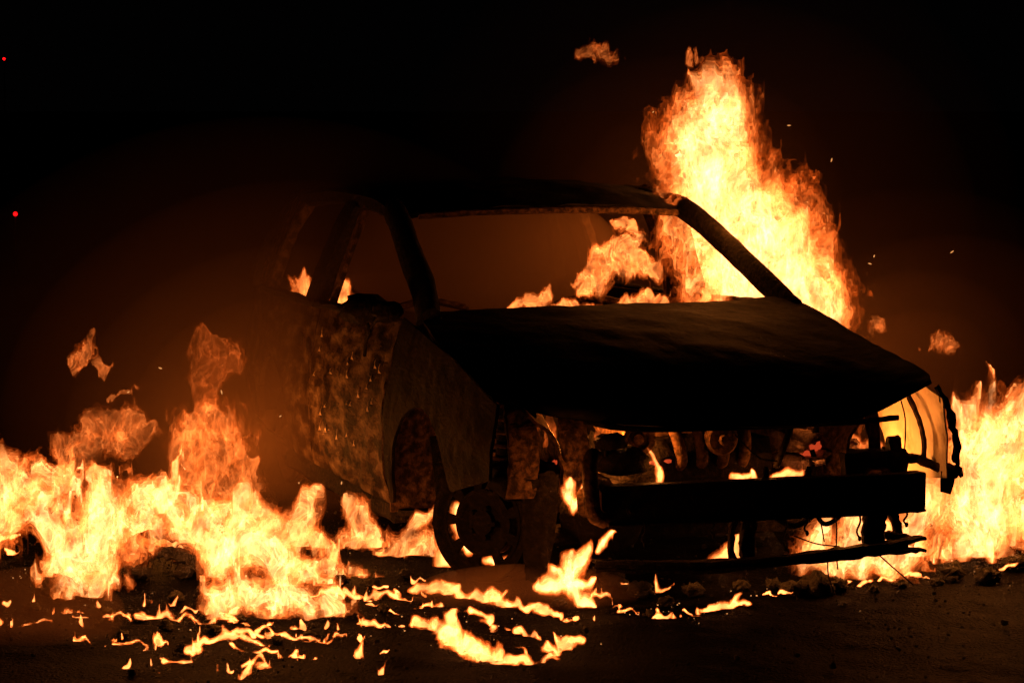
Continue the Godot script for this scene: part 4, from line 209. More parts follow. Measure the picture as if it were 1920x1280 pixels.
func build_ground() -> void:
	var st := begin()
	# the middle is finely broken up, the rest reaches the horizon
	var n := 150
	var size := 9.0
	var mid := Vector3(.1, 0, -9.6)
	var p := []
	for j in n + 1:
		var row := []
		for i in n + 1:
			var q := mid + Vector3((float(i) / n - .5) * size, 0, (float(j) / n - .5) * size)
			var inside := minf(minf(i, n - i), minf(j, n - j)) / 10.0
			q.y = (-.012 + .014 * dent_noise.get_noise_3dv(q * 3.0) + .010 * dent_noise.get_noise_3dv(q * 9.0)) * clampf(inside, 0.0, 1.0)
			row.append(q)
		p.append(row)
	for j in n:
		for i in n:
			quad(st, p[j][i], p[j][i + 1], p[j + 1][i + 1], p[j + 1][i])
	var a := mid - Vector3(size, 0, size) * .5
	var b := mid + Vector3(size, 0, size) * .5
	var far := 300.0
	quad(st, Vector3(-far, 0, -far), Vector3(far, 0, -far), Vector3(far, 0, a.z), Vector3(-far, 0, a.z))
	quad(st, Vector3(-far, 0, b.z), Vector3(far, 0, b.z), Vector3(far, 0, far), Vector3(-far, 0, far))
	quad(st, Vector3(-far, 0, a.z), Vector3(a.x, 0, a.z), Vector3(a.x, 0, b.z), Vector3(-far, 0, b.z))
	quad(st, Vector3(b.x, 0, a.z), Vector3(far, 0, a.z), Vector3(far, 0, b.z), Vector3(b.x, 0, b.z))
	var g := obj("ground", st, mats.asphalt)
	tag(g, "rough dark asphalt strewn with ash and cinders", "ground", "", "structure")
	# cinders and ash crumbs, too many to count
	var crumb := begin()
	lump(crumb, Vector3.ZERO, Vector3(1, .6, .8), 5.0, .7, 8)
	crumb.generate_normals()
	var mm := MultiMesh.new()
	mm.transform_format = MultiMesh.TRANSFORM_3D
	mm.mesh = crumb.commit()
	mm.mesh.surface_set_material(0, mats.char)
	mm.instance_count = 1500
	var rng := RandomNumberGenerator.new()
	rng.seed = 5
	for k in mm.instance_count:
		var s := rng.randf_range(.002, .008) * (1.0 if rng.randf() < .9 else 2.0)
		var at := Vector3(rng.randf_range(-2.2, 2.3), .002, rng.randf_range(-11.4, -7.7))
		mm.set_instance_transform(k, Transform3D(Basis.from_euler(Vector3(rng.randf() * 6.0, rng.randf() * 6.0, 0)).scaled(Vector3.ONE * s), at))
	var mi := MultiMeshInstance3D.new()
	mi.name = "cinders"
	mi.multimesh = mm
	add_child(mi)
	tag(mi, "loose black cinders and ash crumbs strewn over the asphalt", "cinders", "", "stuff")

func build_debris() -> void:
	var rng := RandomNumberGenerator.new()
	rng.seed = 31
	for q in DEBRIS:
		var st := begin()
		var s: float = q[2]
		lump(st, Vector3(0, s * .35, 0), Vector3(s, s * .62, s * .8), q[0] * 7.0 + q[1] * 3.0, .75, 16)
		for k in 3:
			lump(st, Vector3(rng.randf_range(-s, s), s * .15, rng.randf_range(-s, s) * .6), Vector3(s * .5, s * .3, s * .45), q[0] * 9.0 + k * 11.0, .75, 10)
		var o := obj(numbered("charred_chunk"), st, mats.char)
		o.position = Vector3(q[0], -.006, q[1])
		o.rotation.y = rng.randf() * 6.0
		var big := "large" if s > .035 else "small"
		tag(o, big + " charred black chunk lying on the asphalt " + q[3], "debris", big + " charred chunks " + q[3])
	# the burning heap of crumpled bodywork beside the car
	var heap := Node3D.new()
	heap.name = "burning_heap"
	add_child(heap)
	heap.position = HEAP_AT
	heap.scale = Vector3.ONE * .62
	tag(heap, "crumpled heap of charred bodywork burning beside the car", "wreckage")
	var shapes := [[[-.30, .02, .1], [-.1, .16, .05], [.12, .17, 0], [.26, .05, .05]], [[-.26, .01, -.1], [-.05, .13, -.12], [.1, .15, -.16], [.3, .02, -.12]], [[-.12, .02, .22], [.02, .10, .18], [.2, .08, .2], [.34, .01, .2]]]
	for k in shapes.size():
		var st := begin()
		var row: Array = pts(shapes[k])
		var up := []
		for v in row: up.append(v + Vector3(.02, .05, -.10))
		var back := []
		for v in row: back.append(v + Vector3(.0, -.02, -.2))
		sheet(st, [row, up, back], 24, 14, .012, .05, .03)
		obj("panel", st, mats.char, heap)
	for k in 9:
		var st := begin()
		lump(st, Vector3(rng.randf_range(-.28, .3), .03, rng.randf_range(-.1, .25)), Vector3(.06, .04, .05) * rng.randf_range(.7, 1.5), k * 5.0, .8, 12)
		obj("cinder", st, mats.char, heap)
	for k in 5:
		var st := begin()
		var x := -.2 + .11 * k
		wire(st, [Vector3(x, .03, .2), Vector3(x + .05, .12 + .02 * k, .16), Vector3(x + .14, .10, .14), Vector3(x + .2, .02, .2)], .004, 14, 5)
		obj("wire", st, mats.char, heap)

func build_lamps() -> void:
	for q in [[Vector3(-11.38, 0, -60.0), 2.56, .028, "small red lamp on a tall dark post far behind the fire", "signal_lamp"], [Vector3(-4.66, 0, -25.0), .63, .018, "small red lamp on a low dark post behind the fire", "marker_lamp"]]:
		var t := Node3D.new()
		t.name = q[4]
		add_child(t)
		t.position = q[0]
		tag(t, q[3], "lamp")
		var h: float = q[1]
		var r: float = q[2]
		var st := begin()
		tube(st, [Vector3(0, 0, 0), Vector3(0, h * .5, 0), Vector3(0, h - r * 1.4, 0)], [r * .8, r * .6, r * .5], 10)
		obj("post", st, mats.soot, t)
		st = begin()
		lathe(st, [[.0, -r * 1.6], [r * 1.3, -r * 1.6], [r * 1.4, 0.0], [r * 1.15, .1 * r]], Transform3D(Basis(), Vector3(0, h, 0)), 16)
		obj("housing", st, mats.soot, t)
		st = begin()
		lathe(st, [[r * 1.15, .1 * r], [r * .9, r * .5], [r * .5, r * .7], [.0, r * .75]], Transform3D(Basis(), Vector3(0, h, 0)), 16)
		var m := StandardMaterial3D.new()
		m.resource_name = "red_lamp_lens"
		m.albedo_color = Color(.5, .02, .02)
		m.roughness = .3
		m.emission_enabled = true
		m.emission = Color(1, .04, .05)
		m.emission_energy_multiplier = 1.6 / EXPOSURE * 2.0
		obj("lens", st, m, t)
		var l := OmniLight3D.new()
		l.name = "lamp_light"
		t.add_child(l)
		l.position = Vector3(0, h, r * 1.2)
		l.light_color = Color(1, .1, .1)
		l.light_energy = .00025
		l.light_size = r
		l.omni_range = 20.0
		l.omni_attenuation = 2.0
		l.shadow_enabled = true

func build_smoke() -> void:
	for q in SMOKE:
		var f := FogVolume.new()
		f.name = numbered("smoke")
		f.shape = RenderingServer.FOG_VOLUME_SHAPE_ELLIPSOID
		f.position = v3(q[0])
		f.size = v3(q[1])
		f.rotation.z = q[3]
		var m := FogMaterial.new()
		m.density = q[2]
		m.albedo = Color(.62, .5, .4)
		f.material = m
		add_child(f)
		tag(f, q[4], "smoke", "", "stuff")

func burn(n: int) -> void:
	var q: Dictionary = FLAMES[n]
	var base := v3(q.at)
	var chains := []
	for c in q.chains:
		var d := []
		for p in c: d.append([p[0] - base.x, p[1] - base.y, p[2] - base.z, p[3]])
		chains.append(d)
	var how: Dictionary = q.how.duplicate()
	how.floor = -base.y - .005
	burnt_sheets[n] = flame_sheets(chains, how)

var burnt_sheets := []
func build_flames() -> void:
	burnt_sheets.resize(FLAMES.size())
	var task := WorkerThreadPool.add_group_task(burn, FLAMES.size())
	WorkerThreadPool.wait_for_group_task_completion(task)
	for n in FLAMES.size():
		var q: Dictionary = FLAMES[n]
		var base := v3(q.at)
		var o := MeshInstance3D.new()
		o.name = numbered(q.name)
		var mesh := ArrayMesh.new()
		for sheet_of in burnt_sheets[n]:
			mesh.add_surface_from_arrays(Mesh.PRIMITIVE_TRIANGLES, sheet_of[0])
			mesh.surface_set_material(mesh.get_surface_count() - 1, flame_mats[sheet_of[1]])
		o.mesh = mesh
		o.position = base
		add_child(o)
		tag(o, q.label, "fire", q.get("group", ""))
		for l in q.get("lights", []):
			var lamp := OmniLight3D.new()
			lamp.name = "fire_light"
			o.add_child(lamp, true)
			lamp.position = Vector3(l[0], l[1], l[2]) - base
			lamp.light_color = Color(1.0, .26, .035).linear_to_srgb()
			lamp.light_energy = l[3] * 16.0 / EXPOSURE
			lamp.light_size = l[4]
			lamp.omni_range = 20.0
			lamp.omni_attenuation = 2.0
			lamp.shadow_enabled = true

func build_embers() -> void:
	var rng := RandomNumberGenerator.new()
	rng.seed = 12
	var m := StandardMaterial3D.new()
	m.resource_name = "glowing_ember_fire"
	m.albedo_color = Color(.1, .05, .03)
	m.roughness = .9
	m.emission_enabled = true
	m.emission = Color(.07 * 6.0 / EXPOSURE * 2.0, .028 * 6.0 / EXPOSURE * 2.0, .008 * 6.0 / EXPOSURE * 2.0).linear_to_srgb()
	var crumb := begin()
	lump(crumb, Vector3.ZERO, Vector3(1, .7, .8), 2.0, .6, 6)
	crumb.generate_normals()
	var mm := MultiMesh.new()
	mm.transform_format = MultiMesh.TRANSFORM_3D
	mm.mesh = crumb.commit()
	mm.mesh.surface_set_material(0, m)
	mm.instance_count = 110
	for k in mm.instance_count:
		var c: Array = EMBERS[rng.randi() % EMBERS.size()]
		var at := Vector3(c[0] + rng.randfn() * c[2], .004, c[1] + rng.randfn() * c[2] * 1.3)
		mm.set_instance_transform(k, Transform3D(Basis.from_euler(Vector3(0, rng.randf() * 6.0, 0)).scaled(Vector3.ONE * rng.randf_range(.0012, .004)), at))
	var mi := MultiMeshInstance3D.new()
	mi.name = "fire_embers"
	mi.multimesh = mm
	add_child(mi)
	tag(mi, "glowing embers scattered over the dark ground around the car", "embers", "", "stuff")
	var red := StandardMaterial3D.new()
	red.resource_name = "red_ember_fire"
	red.albedo_color = Color(.05, .02, .015)
	red.roughness = .9
	red.emission_enabled = true
	red.emission = Color(.5 / EXPOSURE, .045 / EXPOSURE, .012 / EXPOSURE).linear_to_srgb()
	for q in HOT:
		var st := begin()
		lump(st, Vector3.ZERO, Vector3(1.3, .6, 1.0) * q[3], q[0] * 60.0, .8, 12)
		var o := obj(numbered("fire_ember"), st, red)
		o.position = Vector3(q[0], q[1], q[2])
		tag(o, "red glowing lump of ember lying " + q[4], "ember", "red embers " + q[4])
	for q in SPARKS:
		var st := begin()
		tube(st, [v3(q[1]) * -1.0, Vector3.ZERO, v3(q[1])], [.0008, .0028, .0008], 6)
		var o := obj(numbered("fire_spark"), st, m)
		o.position = v3(q[0])
		tag(o, "tiny glowing spark flying in the dark air above the fire", "spark", "sparks in the air")

# ---------------------------------------------------------------- the burnt-out car (own axes: x to the side away from the open flames' mass, y up, z to its front; the front axle is z = 0)
func v3(a: Array) -> Vector3:
	return Vector3(a[0], a[1], a[2])

func pts(a: Array) -> Array:
	var o := []
	for p in a: o.append(v3(p))
	return o

# the flank's distance from the middle line
func flank(y: float, z: float) -> float:
	var belly := .86 - .30 * pow(maxf(0.0, .42 - y), 1.6) - .16 * maxf(0.0, y - .55) - .25 * pow(maxf(0.0, y - .6), 2.0)
	return belly - .06 * pow(maxf(0.0, z + .1), 2.0) - .05 * pow(maxf(0.0, -z - 2.2), 2.0)

# a body panel between two edges that run along z; edge functions give the height
func side_panel(st: SurfaceTool, side: float, z0: float, z1: float, low: Callable, high: Callable, nz: int, ny: int, thick: float, dent: float) -> void:
	var g := []
	for k in ny + 1:
		var row := []
		for i in nz + 1:
			var z := lerpf(z0, z1, float(i) / nz)
			var y := lerpf(low.call(z), high.call(z), float(k) / ny)
			row.append(Vector3(side * flank(y, z), y, z))
		g.append(row)
	if side > 0.0: g.reverse()
	sheet(st, g, nz * 2, ny * 2, thick, dent)

func wheel(car: Node3D, at: Vector3, face: float, lean: float, slots: int) -> void:
	var t := Transform3D(Basis(Vector3.UP, face) * Basis(Vector3.RIGHT, lean), at)
	var st := begin()
	lathe(st, [[.150, -.16], [.196, -.165], [.205, -.155], [.198, -.14], [.172, -.10], [.168, .0], [.194, .018], [.211, .02], [.214, .008], [.206, -.004], [.185, -.02], [.176, -.09], [.19, -.15]], t, 40)
	var rim := obj("wheel", st, mats.soot, car)
	st = begin()
	# the pressed steel disc: an outer band, an inner dish and the webs between the slots
	lathe(st, [[.17, .006], [.158, .006], [.158, -.004], [.17, -.004]], t, 40)
	lathe(st, [[.121, .002], [.105, .010], [.07, -.012], [.045, -.014], [.045, .006], [.0, .008]], t, 40)
	lathe(st, [[.121, .002], [.121, -.006], [.06, -.024], [.0, -.024]], t, 40)
	for k in slots:
		var a0 := TAU * (k + .31) / slots
		var a1 := TAU * (k + 1.0 - .31) / slots
		for s in 3:
			var b0 := lerpf(a0, a1, s / 3.0)
			var b1 := lerpf(a0, a1, (s + 1) / 3.0)
			for h in [.004, -.004]:
				quad(st, t * Vector3(cos(b0) * .12, sin(b0) * .12, h), t * Vector3(cos(b1) * .12, sin(b1) * .12, h), t * Vector3(cos(b1) * .159, sin(b1) * .159, h), t * Vector3(cos(b0) * .159, sin(b0) * .159, h))
	obj("disc", st, mats.soot, rim)
	st = begin()
	lathe(st, [[.0, -.05], [.118, -.05], [.118, -.072], [.05, -.075], [.05, -.13], [.0, -.13]], t, 28)
	obj("brake", st, mats.rust, rim)
	for k in 5:
		st = begin()
		var a := TAU * k / 5.0
		lathe(st, [[.0, .014], [.009, .012], [.011, -.012]], t * Transform3D(Basis(), Vector3(cos(a) * .055, sin(a) * .055, 0)), 8)
		obj("bolt", st, mats.soot, rim)
	# what is left of the tyre: loops of bare steel cord
	st = begin()
	for k in 7:
		var loop := []
		for i in 33:
			var a := TAU * i / 32.0
			var r := .216 + .012 * dent_noise.get_noise_2d(i * 9.0, k * 31.0) + .004 * (k % 3)
			loop.append(t * Vector3(cos(a) * r, sin(a) * r, -.03 - .016 * k + .02 * dent_noise.get_noise_2d(i * 7.0 + 90.0, k * 13.0)))
		tube(st, loop, .0028, 5)
	obj("tyre_cord", st, mats.soot, rim)

func build_car() -> void:
	var car := Node3D.new()
	car.name = "burnt_car"
	add_child(car)
	car.position = CAR_AT
	car.rotation.y = CAR_TURN
	tag(car, "burnt-out hatchback car with bare charred body, no glass and no bumper, in flames", "car")
	var st: SurfaceTool
	# roof
	st = begin()
	sheet(st, [
		pts([[-.595, 1.262, -1.27], [-.3, 1.288, -1.16], [0, 1.294, -1.14], [.3, 1.288, -1.16], [.595, 1.262, -1.27]]),
		pts([[-.61, 1.322, -1.55], [-.3, 1.355, -1.5], [0, 1.362, -1.5], [.3, 1.355, -1.5], [.605, 1.318, -1.55]]),
		pts([[-.61, 1.332, -2.1], [-.3, 1.365, -2.1], [0, 1.372, -2.1], [.3, 1.365, -2.1], [.61, 1.332, -2.1]]),
		pts([[-.60, 1.30, -2.75], [-.3, 1.325, -2.8], [0, 1.332, -2.82], [.3, 1.325, -2.8], [.60, 1.30, -2.75]]),
		pts([[-.58, 1.25, -3.05], [-.3, 1.265, -3.12], [0, 1.27, -3.14], [.3, 1.265, -3.12], [.58, 1.25, -3.05]])], 40, 40, .02, .010)
	obj("roof", st, mats.black_paint, car)
	# header over the windscreen and the rails over the doors
	st = begin()
	bar(st, pts([[-.55, 1.252, -1.225], [-.3, 1.268, -1.165], [0, 1.272, -1.15], [.3, 1.268, -1.165], [.55, 1.252, -1.225]]), Vector2(.05, .026), Vector3.UP, 24, .004)
	obj("windscreen_header", st, mats.rust, car)
	for s in [-1, 1]:
		st = begin()
		bar(st, pts([[s * .615, 1.262, -1.30], [s * .625, 1.295, -1.6], [s * .63, 1.30, -2.2], [s * .62, 1.26, -2.85]]), Vector2(.07, .07), Vector3.UP, 20, .006)
		obj("roof_rail", st, mats.soot, car)
		st = begin()
		# a hollow pillar of lens-shaped section, wider at the foot
		var rings := []
		var foot := pts([[.74, .90, -.43], [.70, 1.005, -.64], [.675, 1.108, -.895], [.645, 1.205, -1.13], [.622, 1.268, -1.33], [.606, 1.296, -1.50], [.60, 1.306, -1.70]])
		for k in 31:
			var u := k / 30.0
			var at := along(foot, u)
			var go := (along(foot, minf(u + .02, 1.0)) - along(foot, maxf(u - .02, 0.0))).normalized()
			var out := Vector3(1, .35, .2)
			out = (out - go * out.dot(go)).normalized()
			var over := go.cross(out).normalized()
			var ring := []
			for i in 14:
				var a := TAU * i / 14.0
				var slim := 1.0 - .75 * smoothstep(.62, 1.0, u)
				var v := at + over * cos(a) * lerpf(.062, .050, u) * slim + out * sin(a) * .040 * slim
				v += out * .004 * dent_noise.get_noise_3dv(v * 26.0) + over * .003 * dent_noise.get_noise_3dv(v * 31.0)
				ring.append(Vector3(v.x * s, v.y, v.z))
			rings.append(ring)
		loft(st, rings)
		obj("windscreen_pillar", st, mats.soot, car)
		st = begin()
		var pz := -1.91 if s < 0 else -1.70
		bar(st, pts([[s * .80, .86, pz - .02], [s * .755, 1.0, pz], [s * .69, 1.17, pz + .04], [s * .635, 1.29, pz + .08]]), Vector2(.055, .20 if s < 0 else .38), Vector3(0, 0, 1), 14, .008)
		obj("door_pillar", st, mats.soot if s < 0 else mats.rust, car)
		if s < 0:
			st = begin()
			bar(st, pts([[s * .80, .86, -1.66], [s * .755, 1.0, -1.66], [s * .69, 1.17, -1.66], [s * .635, 1.30, -1.67]]), Vector2(.03, .035), Vector3(0, 0, 1), 12, .004)
			obj("window_frame", st, mats.rust, car)
		st = begin()
		bar(st, pts([[s * .79, .87, -2.86], [s * .745, 1.02, -2.84], [s * .68, 1.17, -2.82], [s * .62, 1.27, -2.79]]), Vector2(.05, .22), Vector3(0, 0, 1), 12, .008)
		obj("rear_pillar", st, mats.rust, car)
		# doors and flanks
		st = begin()
		side_panel(st, s, -1.835, -.655, func(_z): return .19, func(z): return .895 - .03 * (-z - .65), 20, 12, .022, .012 if s < 0 else .006)
		var door := obj("front_door", st, mats.door, car)
		if s < 0:
			door.set_meta("label", "scorched front door with blistered peeling paint")
		st = begin()
		bar(st, pts([[s * .815, .897, -.68], [s * .812, .885, -1.2], [s * .812, .862, -1.84]]), Vector2(.05, .03), Vector3.UP, 16, .008)
		obj("window_ledge", st, mats.soot, door)
		st = begin()
		side_panel(st, s, -2.90, -1.85, func(z): return maxf(.19, .21 + sqrt(maxf(0.0, .36 * .36 - pow(z + 2.60, 2.0)))) if absf(z + 2.60) < .36 else .19, func(z): return .865 - .01 * (-z - 1.9), 24, 12, .022, .008)
		door = obj("rear_door", st, mats.door, car)
		st = begin()
		bar(st, pts([[s * .812, .862, -1.86], [s * .806, .858, -2.3], [s * .80, .855, -2.9]]), Vector2(.05, .03), Vector3.UP, 14, .006)
		obj("window_ledge", st, mats.soot, door)
		st = begin()
		side_panel(st, s, -3.38, -2.91, func(z): return maxf(.25, .21 + sqrt(maxf(0.0, .36 * .36 - pow(z + 2.60, 2.0)))) if absf(z + 2.60) < .36 else .25, func(z): return .86 - .05 * (-z - 2.9), 10, 10, .022, .008)
		obj("rear_fender", st, mats.door, car)
		st = begin()
		bar(st, pts([[s * .78, .16, -.66], [s * .79, .15, -1.4], [s * .80, .15, -2.3]]), Vector2(.10, .09), Vector3.UP, 20, .012)
		obj("sill", st, mats.soot, car)
		# front fender with its wheel arch
		st = begin()
		var arch := func(z: float) -> float:
			var r := .40
			var c := -.17
			return .21 + sqrt(maxf(0.0, r * r - pow(z - c, 2.0))) if absf(z - c) < r else .2
		var crown := func(z: float) -> float:
			return .90 - .17 * (z + .64) * .7 - .10 * maxf(0.0, z - .1)
		if s < 0:
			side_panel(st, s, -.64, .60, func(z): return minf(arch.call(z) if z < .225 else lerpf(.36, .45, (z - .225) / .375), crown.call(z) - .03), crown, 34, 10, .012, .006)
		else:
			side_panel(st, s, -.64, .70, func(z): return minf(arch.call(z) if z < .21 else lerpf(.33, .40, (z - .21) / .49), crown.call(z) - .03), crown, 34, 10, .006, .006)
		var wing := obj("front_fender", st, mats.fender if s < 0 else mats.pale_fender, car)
		if s > 0:
			wing.set_meta("label", "pale bare fender with a sooty ragged edge")
			st = begin()
			bar(st, pts([[.79, .715, .655], [.825, .64, .69], [.848, .53, .705], [.852, .44, .70], [.85, .395, .69]]), Vector2(.012, .022), Vector3(1, 0, 0), 26, .016)
			obj("fender_edge", st, mats.soot, wing)
			st = begin()
			bar(st, pts([[.795, .66, .44], [.80, .60, .50], [.803, .53, .545], [.80, .45, .56]]), Vector2(.022, .012), Vector3(1, 0, 0), 18, .003)
			obj("fender_rib", st, mats.rust, wing)
		st = begin()
		# inner wing, the strut tower and the wheel housing behind it
		sheet(st, [pts([[s * .52, .30, -.62], [s * .50, .32, -.2], [s * .50, .34, .2], [s * .52, .36, .48]]), pts([[s * .56, .55, -.62], [s * .53, .58, -.2], [s * .53, .58, .2], [s * .54, .52, .48]]), pts([[s * .68, .80, -.60], [s * .66, .80, -.2], [s * .66, .76, .2], [s * .66, .66, .44]])], 24, 14, .012, .02)
		obj("inner_wing", st, mats.rust, car)
		st = begin()
		sheet(st, [pts([[s * .52, .16, -.66], [s * .68, .16, -.67], [s * .83, .16, -.66]]), pts([[s * .54, .45, -.62], [s * .68, .45, -.61], [s * .845, .45, -.60]]), pts([[s * .56, .72, -.50], [s * .68, .74, -.46], [s * .83, .72, -.45]])], 12, 12, .012, .015)
		obj("wheel_housing", st, mats.rust, car)
	# hood
	st = begin()
	sheet(st, [
		pts([[-.745, .905, -.55], [-.4, .925, -.46], [0, .93, -.42], [.4, .93, -.44], [.735, .945, -.50]]),
		pts([[-.785, .845, -.2], [-.4, .885, -.1], [0, .895, -.08], [.4, .885, -.1], [.785, .875, -.2]]),
		pts([[-.79, .775, .05], [-.42, .80, .28], [0, .82, .30], [.42, .80, .28], [.79, .81, .15]]),
		pts([[-.785, .725, .13], [-.47, .685, .47], [-.02, .70, .55], [.45, .69, .55], [.785, .755, .58]]),
		pts([[-.78, .695, .15], [-.45, .624, .50], [-.06, .599, .605], [.48, .60, .605], [.76, .735, .69]])], 44, 36, .016, .008)
	obj("hood", st, mats.black_paint, car)
	st = begin()
	bar(st, pts([[-.45, .622, .485], [-.3, .603, .60], [.1, .596, .60], [.5, .597, .60], [.66, .612, .63]]), Vector2(.03, .018), Vector3.UP, 20, .003)
	obj("hood_lip", st, mats.soot, car)
	# cowl and firewall, the shell of the dashboard, the floor, the tail
	st = begin()
	sheet(st, [pts([[-.72, .89, -.50], [0, .915, -.40], [.72, .92, -.47]]), pts([[-.72, .885, -.60], [0, .905, -.52], [.72, .90, -.58]]), pts([[-.72, .80, -.62], [0, .82, -.55], [.72, .80, -.60]]), pts([[-.66, .18, -.60], [0, .16, -.55], [.66, .18, -.60]])], 20, 20, .012, .012)
	obj("firewall", st, mats.soot, car)
	st = begin()
	bar(st, pts([[-.70, .80, -.78], [-.3, .84, -.74], [.2, .83, -.74], [.70, .82, -.78]]), Vector2(.12, .10), Vector3.UP, 20, .03)
	obj("dashboard", st, mats.soot, car)
	st = begin()
	sheet(st, [pts([[-.80, .17, -.6], [0, .15, -.6], [.80, .17, -.6]]), pts([[-.80, .17, -2.0], [0, .17, -2.0], [.80, .17, -2.0]]), pts([[-.76, .22, -3.3], [0, .22, -3.35], [.76, .22, -3.3]])], 16, 20, .02, .01)
	obj("floor_pan", st, mats.soot, car)
	st = begin()
	sheet(st, [pts([[-.76, .24, -3.36], [0, .24, -3.46], [.76, .24, -3.36]]), pts([[-.76, .6, -3.40], [0, .6, -3.50], [.76, .6, -3.40]]), pts([[-.74, .86, -3.30], [0, .88, -3.40], [.74, .86, -3.30]])], 16, 12, .02, .012)
	obj("tailgate", st, mats.soot, car)
	for s in [-1, 1]:
		st = begin()
		bar(st, pts([[s * .76, .86, -3.30], [s * .70, 1.05, -3.20], [s * .60, 1.26, -3.06]]), Vector2(.07, .06), Vector3(s, .4, 0), 10, .008)
		obj("tailgate_pillar", st, mats.soot, car)
		# bare seat frames
		st = begin()
		for e in [-.2, .2]:
			wire(st, pts([[s * .36 + e, .25, -1.15], [s * .36 + e, .38, -1.5], [s * .36 + e, .62, -1.68], [s * .36 + e * .8, .84, -1.74]]), .016, 12, 7)
		wire(st, pts([[s * .36 - .16, .84, -1.74], [s * .36, .87, -1.76], [s * .36 + .16, .84, -1.74]]), .016, 8, 7)
		for h in 5:
			wire(st, pts([[s * .36 - .19, .46 + .08 * h, -1.58 - .035 * h], [s * .36, .45 + .08 * h, -1.60 - .035 * h], [s * .36 + .19, .46 + .08 * h, -1.58 - .035 * h]]), .006, 6, 5)
		obj("seat_frame", st, mats.rust, car)
	# the melted door mirror with its drips
	st = begin()
	lump(st, Vector3(-.90, .925, -.74), Vector3(.10, .055, .09), 3.0, .35, 20)
	var mirror := obj("mirror", st, mats.soot, car)
	st = begin()
	bar(st, pts([[-.79, .90, -.66], [-.85, .905, -.69], [-.90, .91, -.73]]), Vector2(.05, .03), Vector3.UP, 8, .02)
	obj("mirror_arm", st, mats.soot, mirror)
	st = begin()
	lump(st, Vector3(-.865, .93, -.55), Vector3(.06, .035, .05), 9.0, .6, 14)
	wire(st, pts([[-.90, .89, -.74], [-.885, .84, -.74], [-.885, .80, -.79], [-.88, .74, -.83]]), .008, 14)
	wire(st, pts([[-.885, .90, -.62], [-.88, .87, -.70], [-.885, .83, -.78]]), .006, 14)
	obj("melted_plastic", st, mats.soot, mirror)
	# handle holes and peeled strips on the rear door
	for k in 2:
		st = begin()
		lump(st, Vector3(-flank(.71, -2.0) - .006, .70 - .012 * k, -2.05 + .13 * k), Vector3(.012, .030, .018), 21.0 + k, .2, 10)
		obj("handle_socket", st, mats.soot, car)
	var rng := RandomNumberGenerator.new()
	rng.seed = 77
	for k in 26:
		st = begin()
		var z := rng.randf_range(-1.75, -.75)
		var y := rng.randf_range(.36, .82)
		var w := rng.randf_range(.004, .010)
		var h := rng.randf_range(.012, .05)
		var curl := rng.randf_range(.002, .007)
		var x := -flank(y, z)
		sheet(st, [pts([[x - .004, y, z], [x - .006, y, z + w]]), pts([[x - .004 - curl * .5, y - h * .5, z - .004], [x - .006 - curl, y - h * .5, z + w]]), pts([[x - .010 - curl, y - h, z], [x - .004 - curl * .2, y - h, z + w * .7]])], 3, 5, .0012, .004)
		obj("paint_flake", st, mats.flake, car)
	# front: bumper beam, its mounts, the lower rail, the posts between
	st = begin()
	bar(st, pts([[-.42, .348, .60], [-.1, .352, .635], [.25, .352, .645], [.55, .348, .635], [.765, .345, .60]]), Vector2(.07, .135), Vector3.UP, 26, .005, .14)
	var beam := obj("bumper_beam", st, mats.black_metal, car)
	for q in [[.165, .445], [.325, .44]]:
		st = begin()
		tube(st, pts([[q[0], q[1] - .05, .62], [q[0], q[1], .62], [q[0], q[1] + .012, .62]]), [.011, .011, .006], 8)
		obj("pin", st, mats.soot, beam)
	for e in [.064, -.066]:
		st = begin()
		bar(st, pts([[-.42, .348 + e, .637], [-.1, .352 + e, .672], [.25, .352 + e, .682], [.55, .348 + e, .672], [.765, .345 + e, .637]]), Vector2(.016, .010), Vector3.UP, 26, .004)
		obj("flange", st, mats.soot, beam)
	for x in [-.34, -.12, .10, .36, .58, .71]:
		st = begin()
		lathe(st, [[.0, .012], [.012, .010], [.014, .0], [.02, -.002], [.02, -.01]], Transform3D(Basis(), Vector3(x, .352 + .02 * sin(x * 40.0), .678 - .09 * pow(x - .2, 2.0))), 6)
		obj("bolt", st, mats.soot, beam)
	for q in [[-.30, .07], [-.05, .05], [.22, .11], [.30, .06], [.50, .09], [.68, .05]]:
		st = begin()
		wire(st, pts([[q[0], .295, .655], [q[0] + .008, .285 - q[1] * .3, .658], [q[0] - .004, .285 - q[1] * .7, .655], [q[0] + .006, .285 - q[1], .657]]), .004, 10, 5)
		lump(st, Vector3(q[0] + .006, .285 - q[1], .657), Vector3(.007, .010, .007), q[0] * 30.0, .4, 8)
		obj("melted_strand", st, mats.soot, beam)
	st = begin()
	wire(st, pts([[-.43, .30, .63], [-.475, .33, .645], [-.485, .42, .64], [-.478, .50, .62], [-.455, .525, .60]]), .028, 16, 9)
	obj("mount_hook", st, mats.rust, beam)
	st = begin()
	bar(st, pts([[-.47, .36, .60], [-.40, .37, .52], [-.38, .37, .30]]), Vector2(.09, .11), Vector3.UP, 10, .012)
	obj("crash_box", st, mats.rust, beam)
	st = begin()
	bar(st, pts([[.64, .36, .58], [.60, .37, .48], [.58, .37, .28]]), Vector2(.09, .11), Vector3.UP, 10, .012)
	obj("crash_box", st, mats.rust, beam)
	st = begin()
	bar(st, pts([[-.44, .150, .55], [-.1, .132, .59], [.3, .140, .60], [.6, .155, .59], [.80, .168, .56]]), Vector2(.05, .012), Vector3.UP, 34, .010)
	bar(st, pts([[-.44, .122, .55], [-.1, .104, .59], [.3, .112, .60], [.6, .127, .59], [.80, .126, .56]]), Vector2(.05, .012), Vector3.UP, 34, .010)
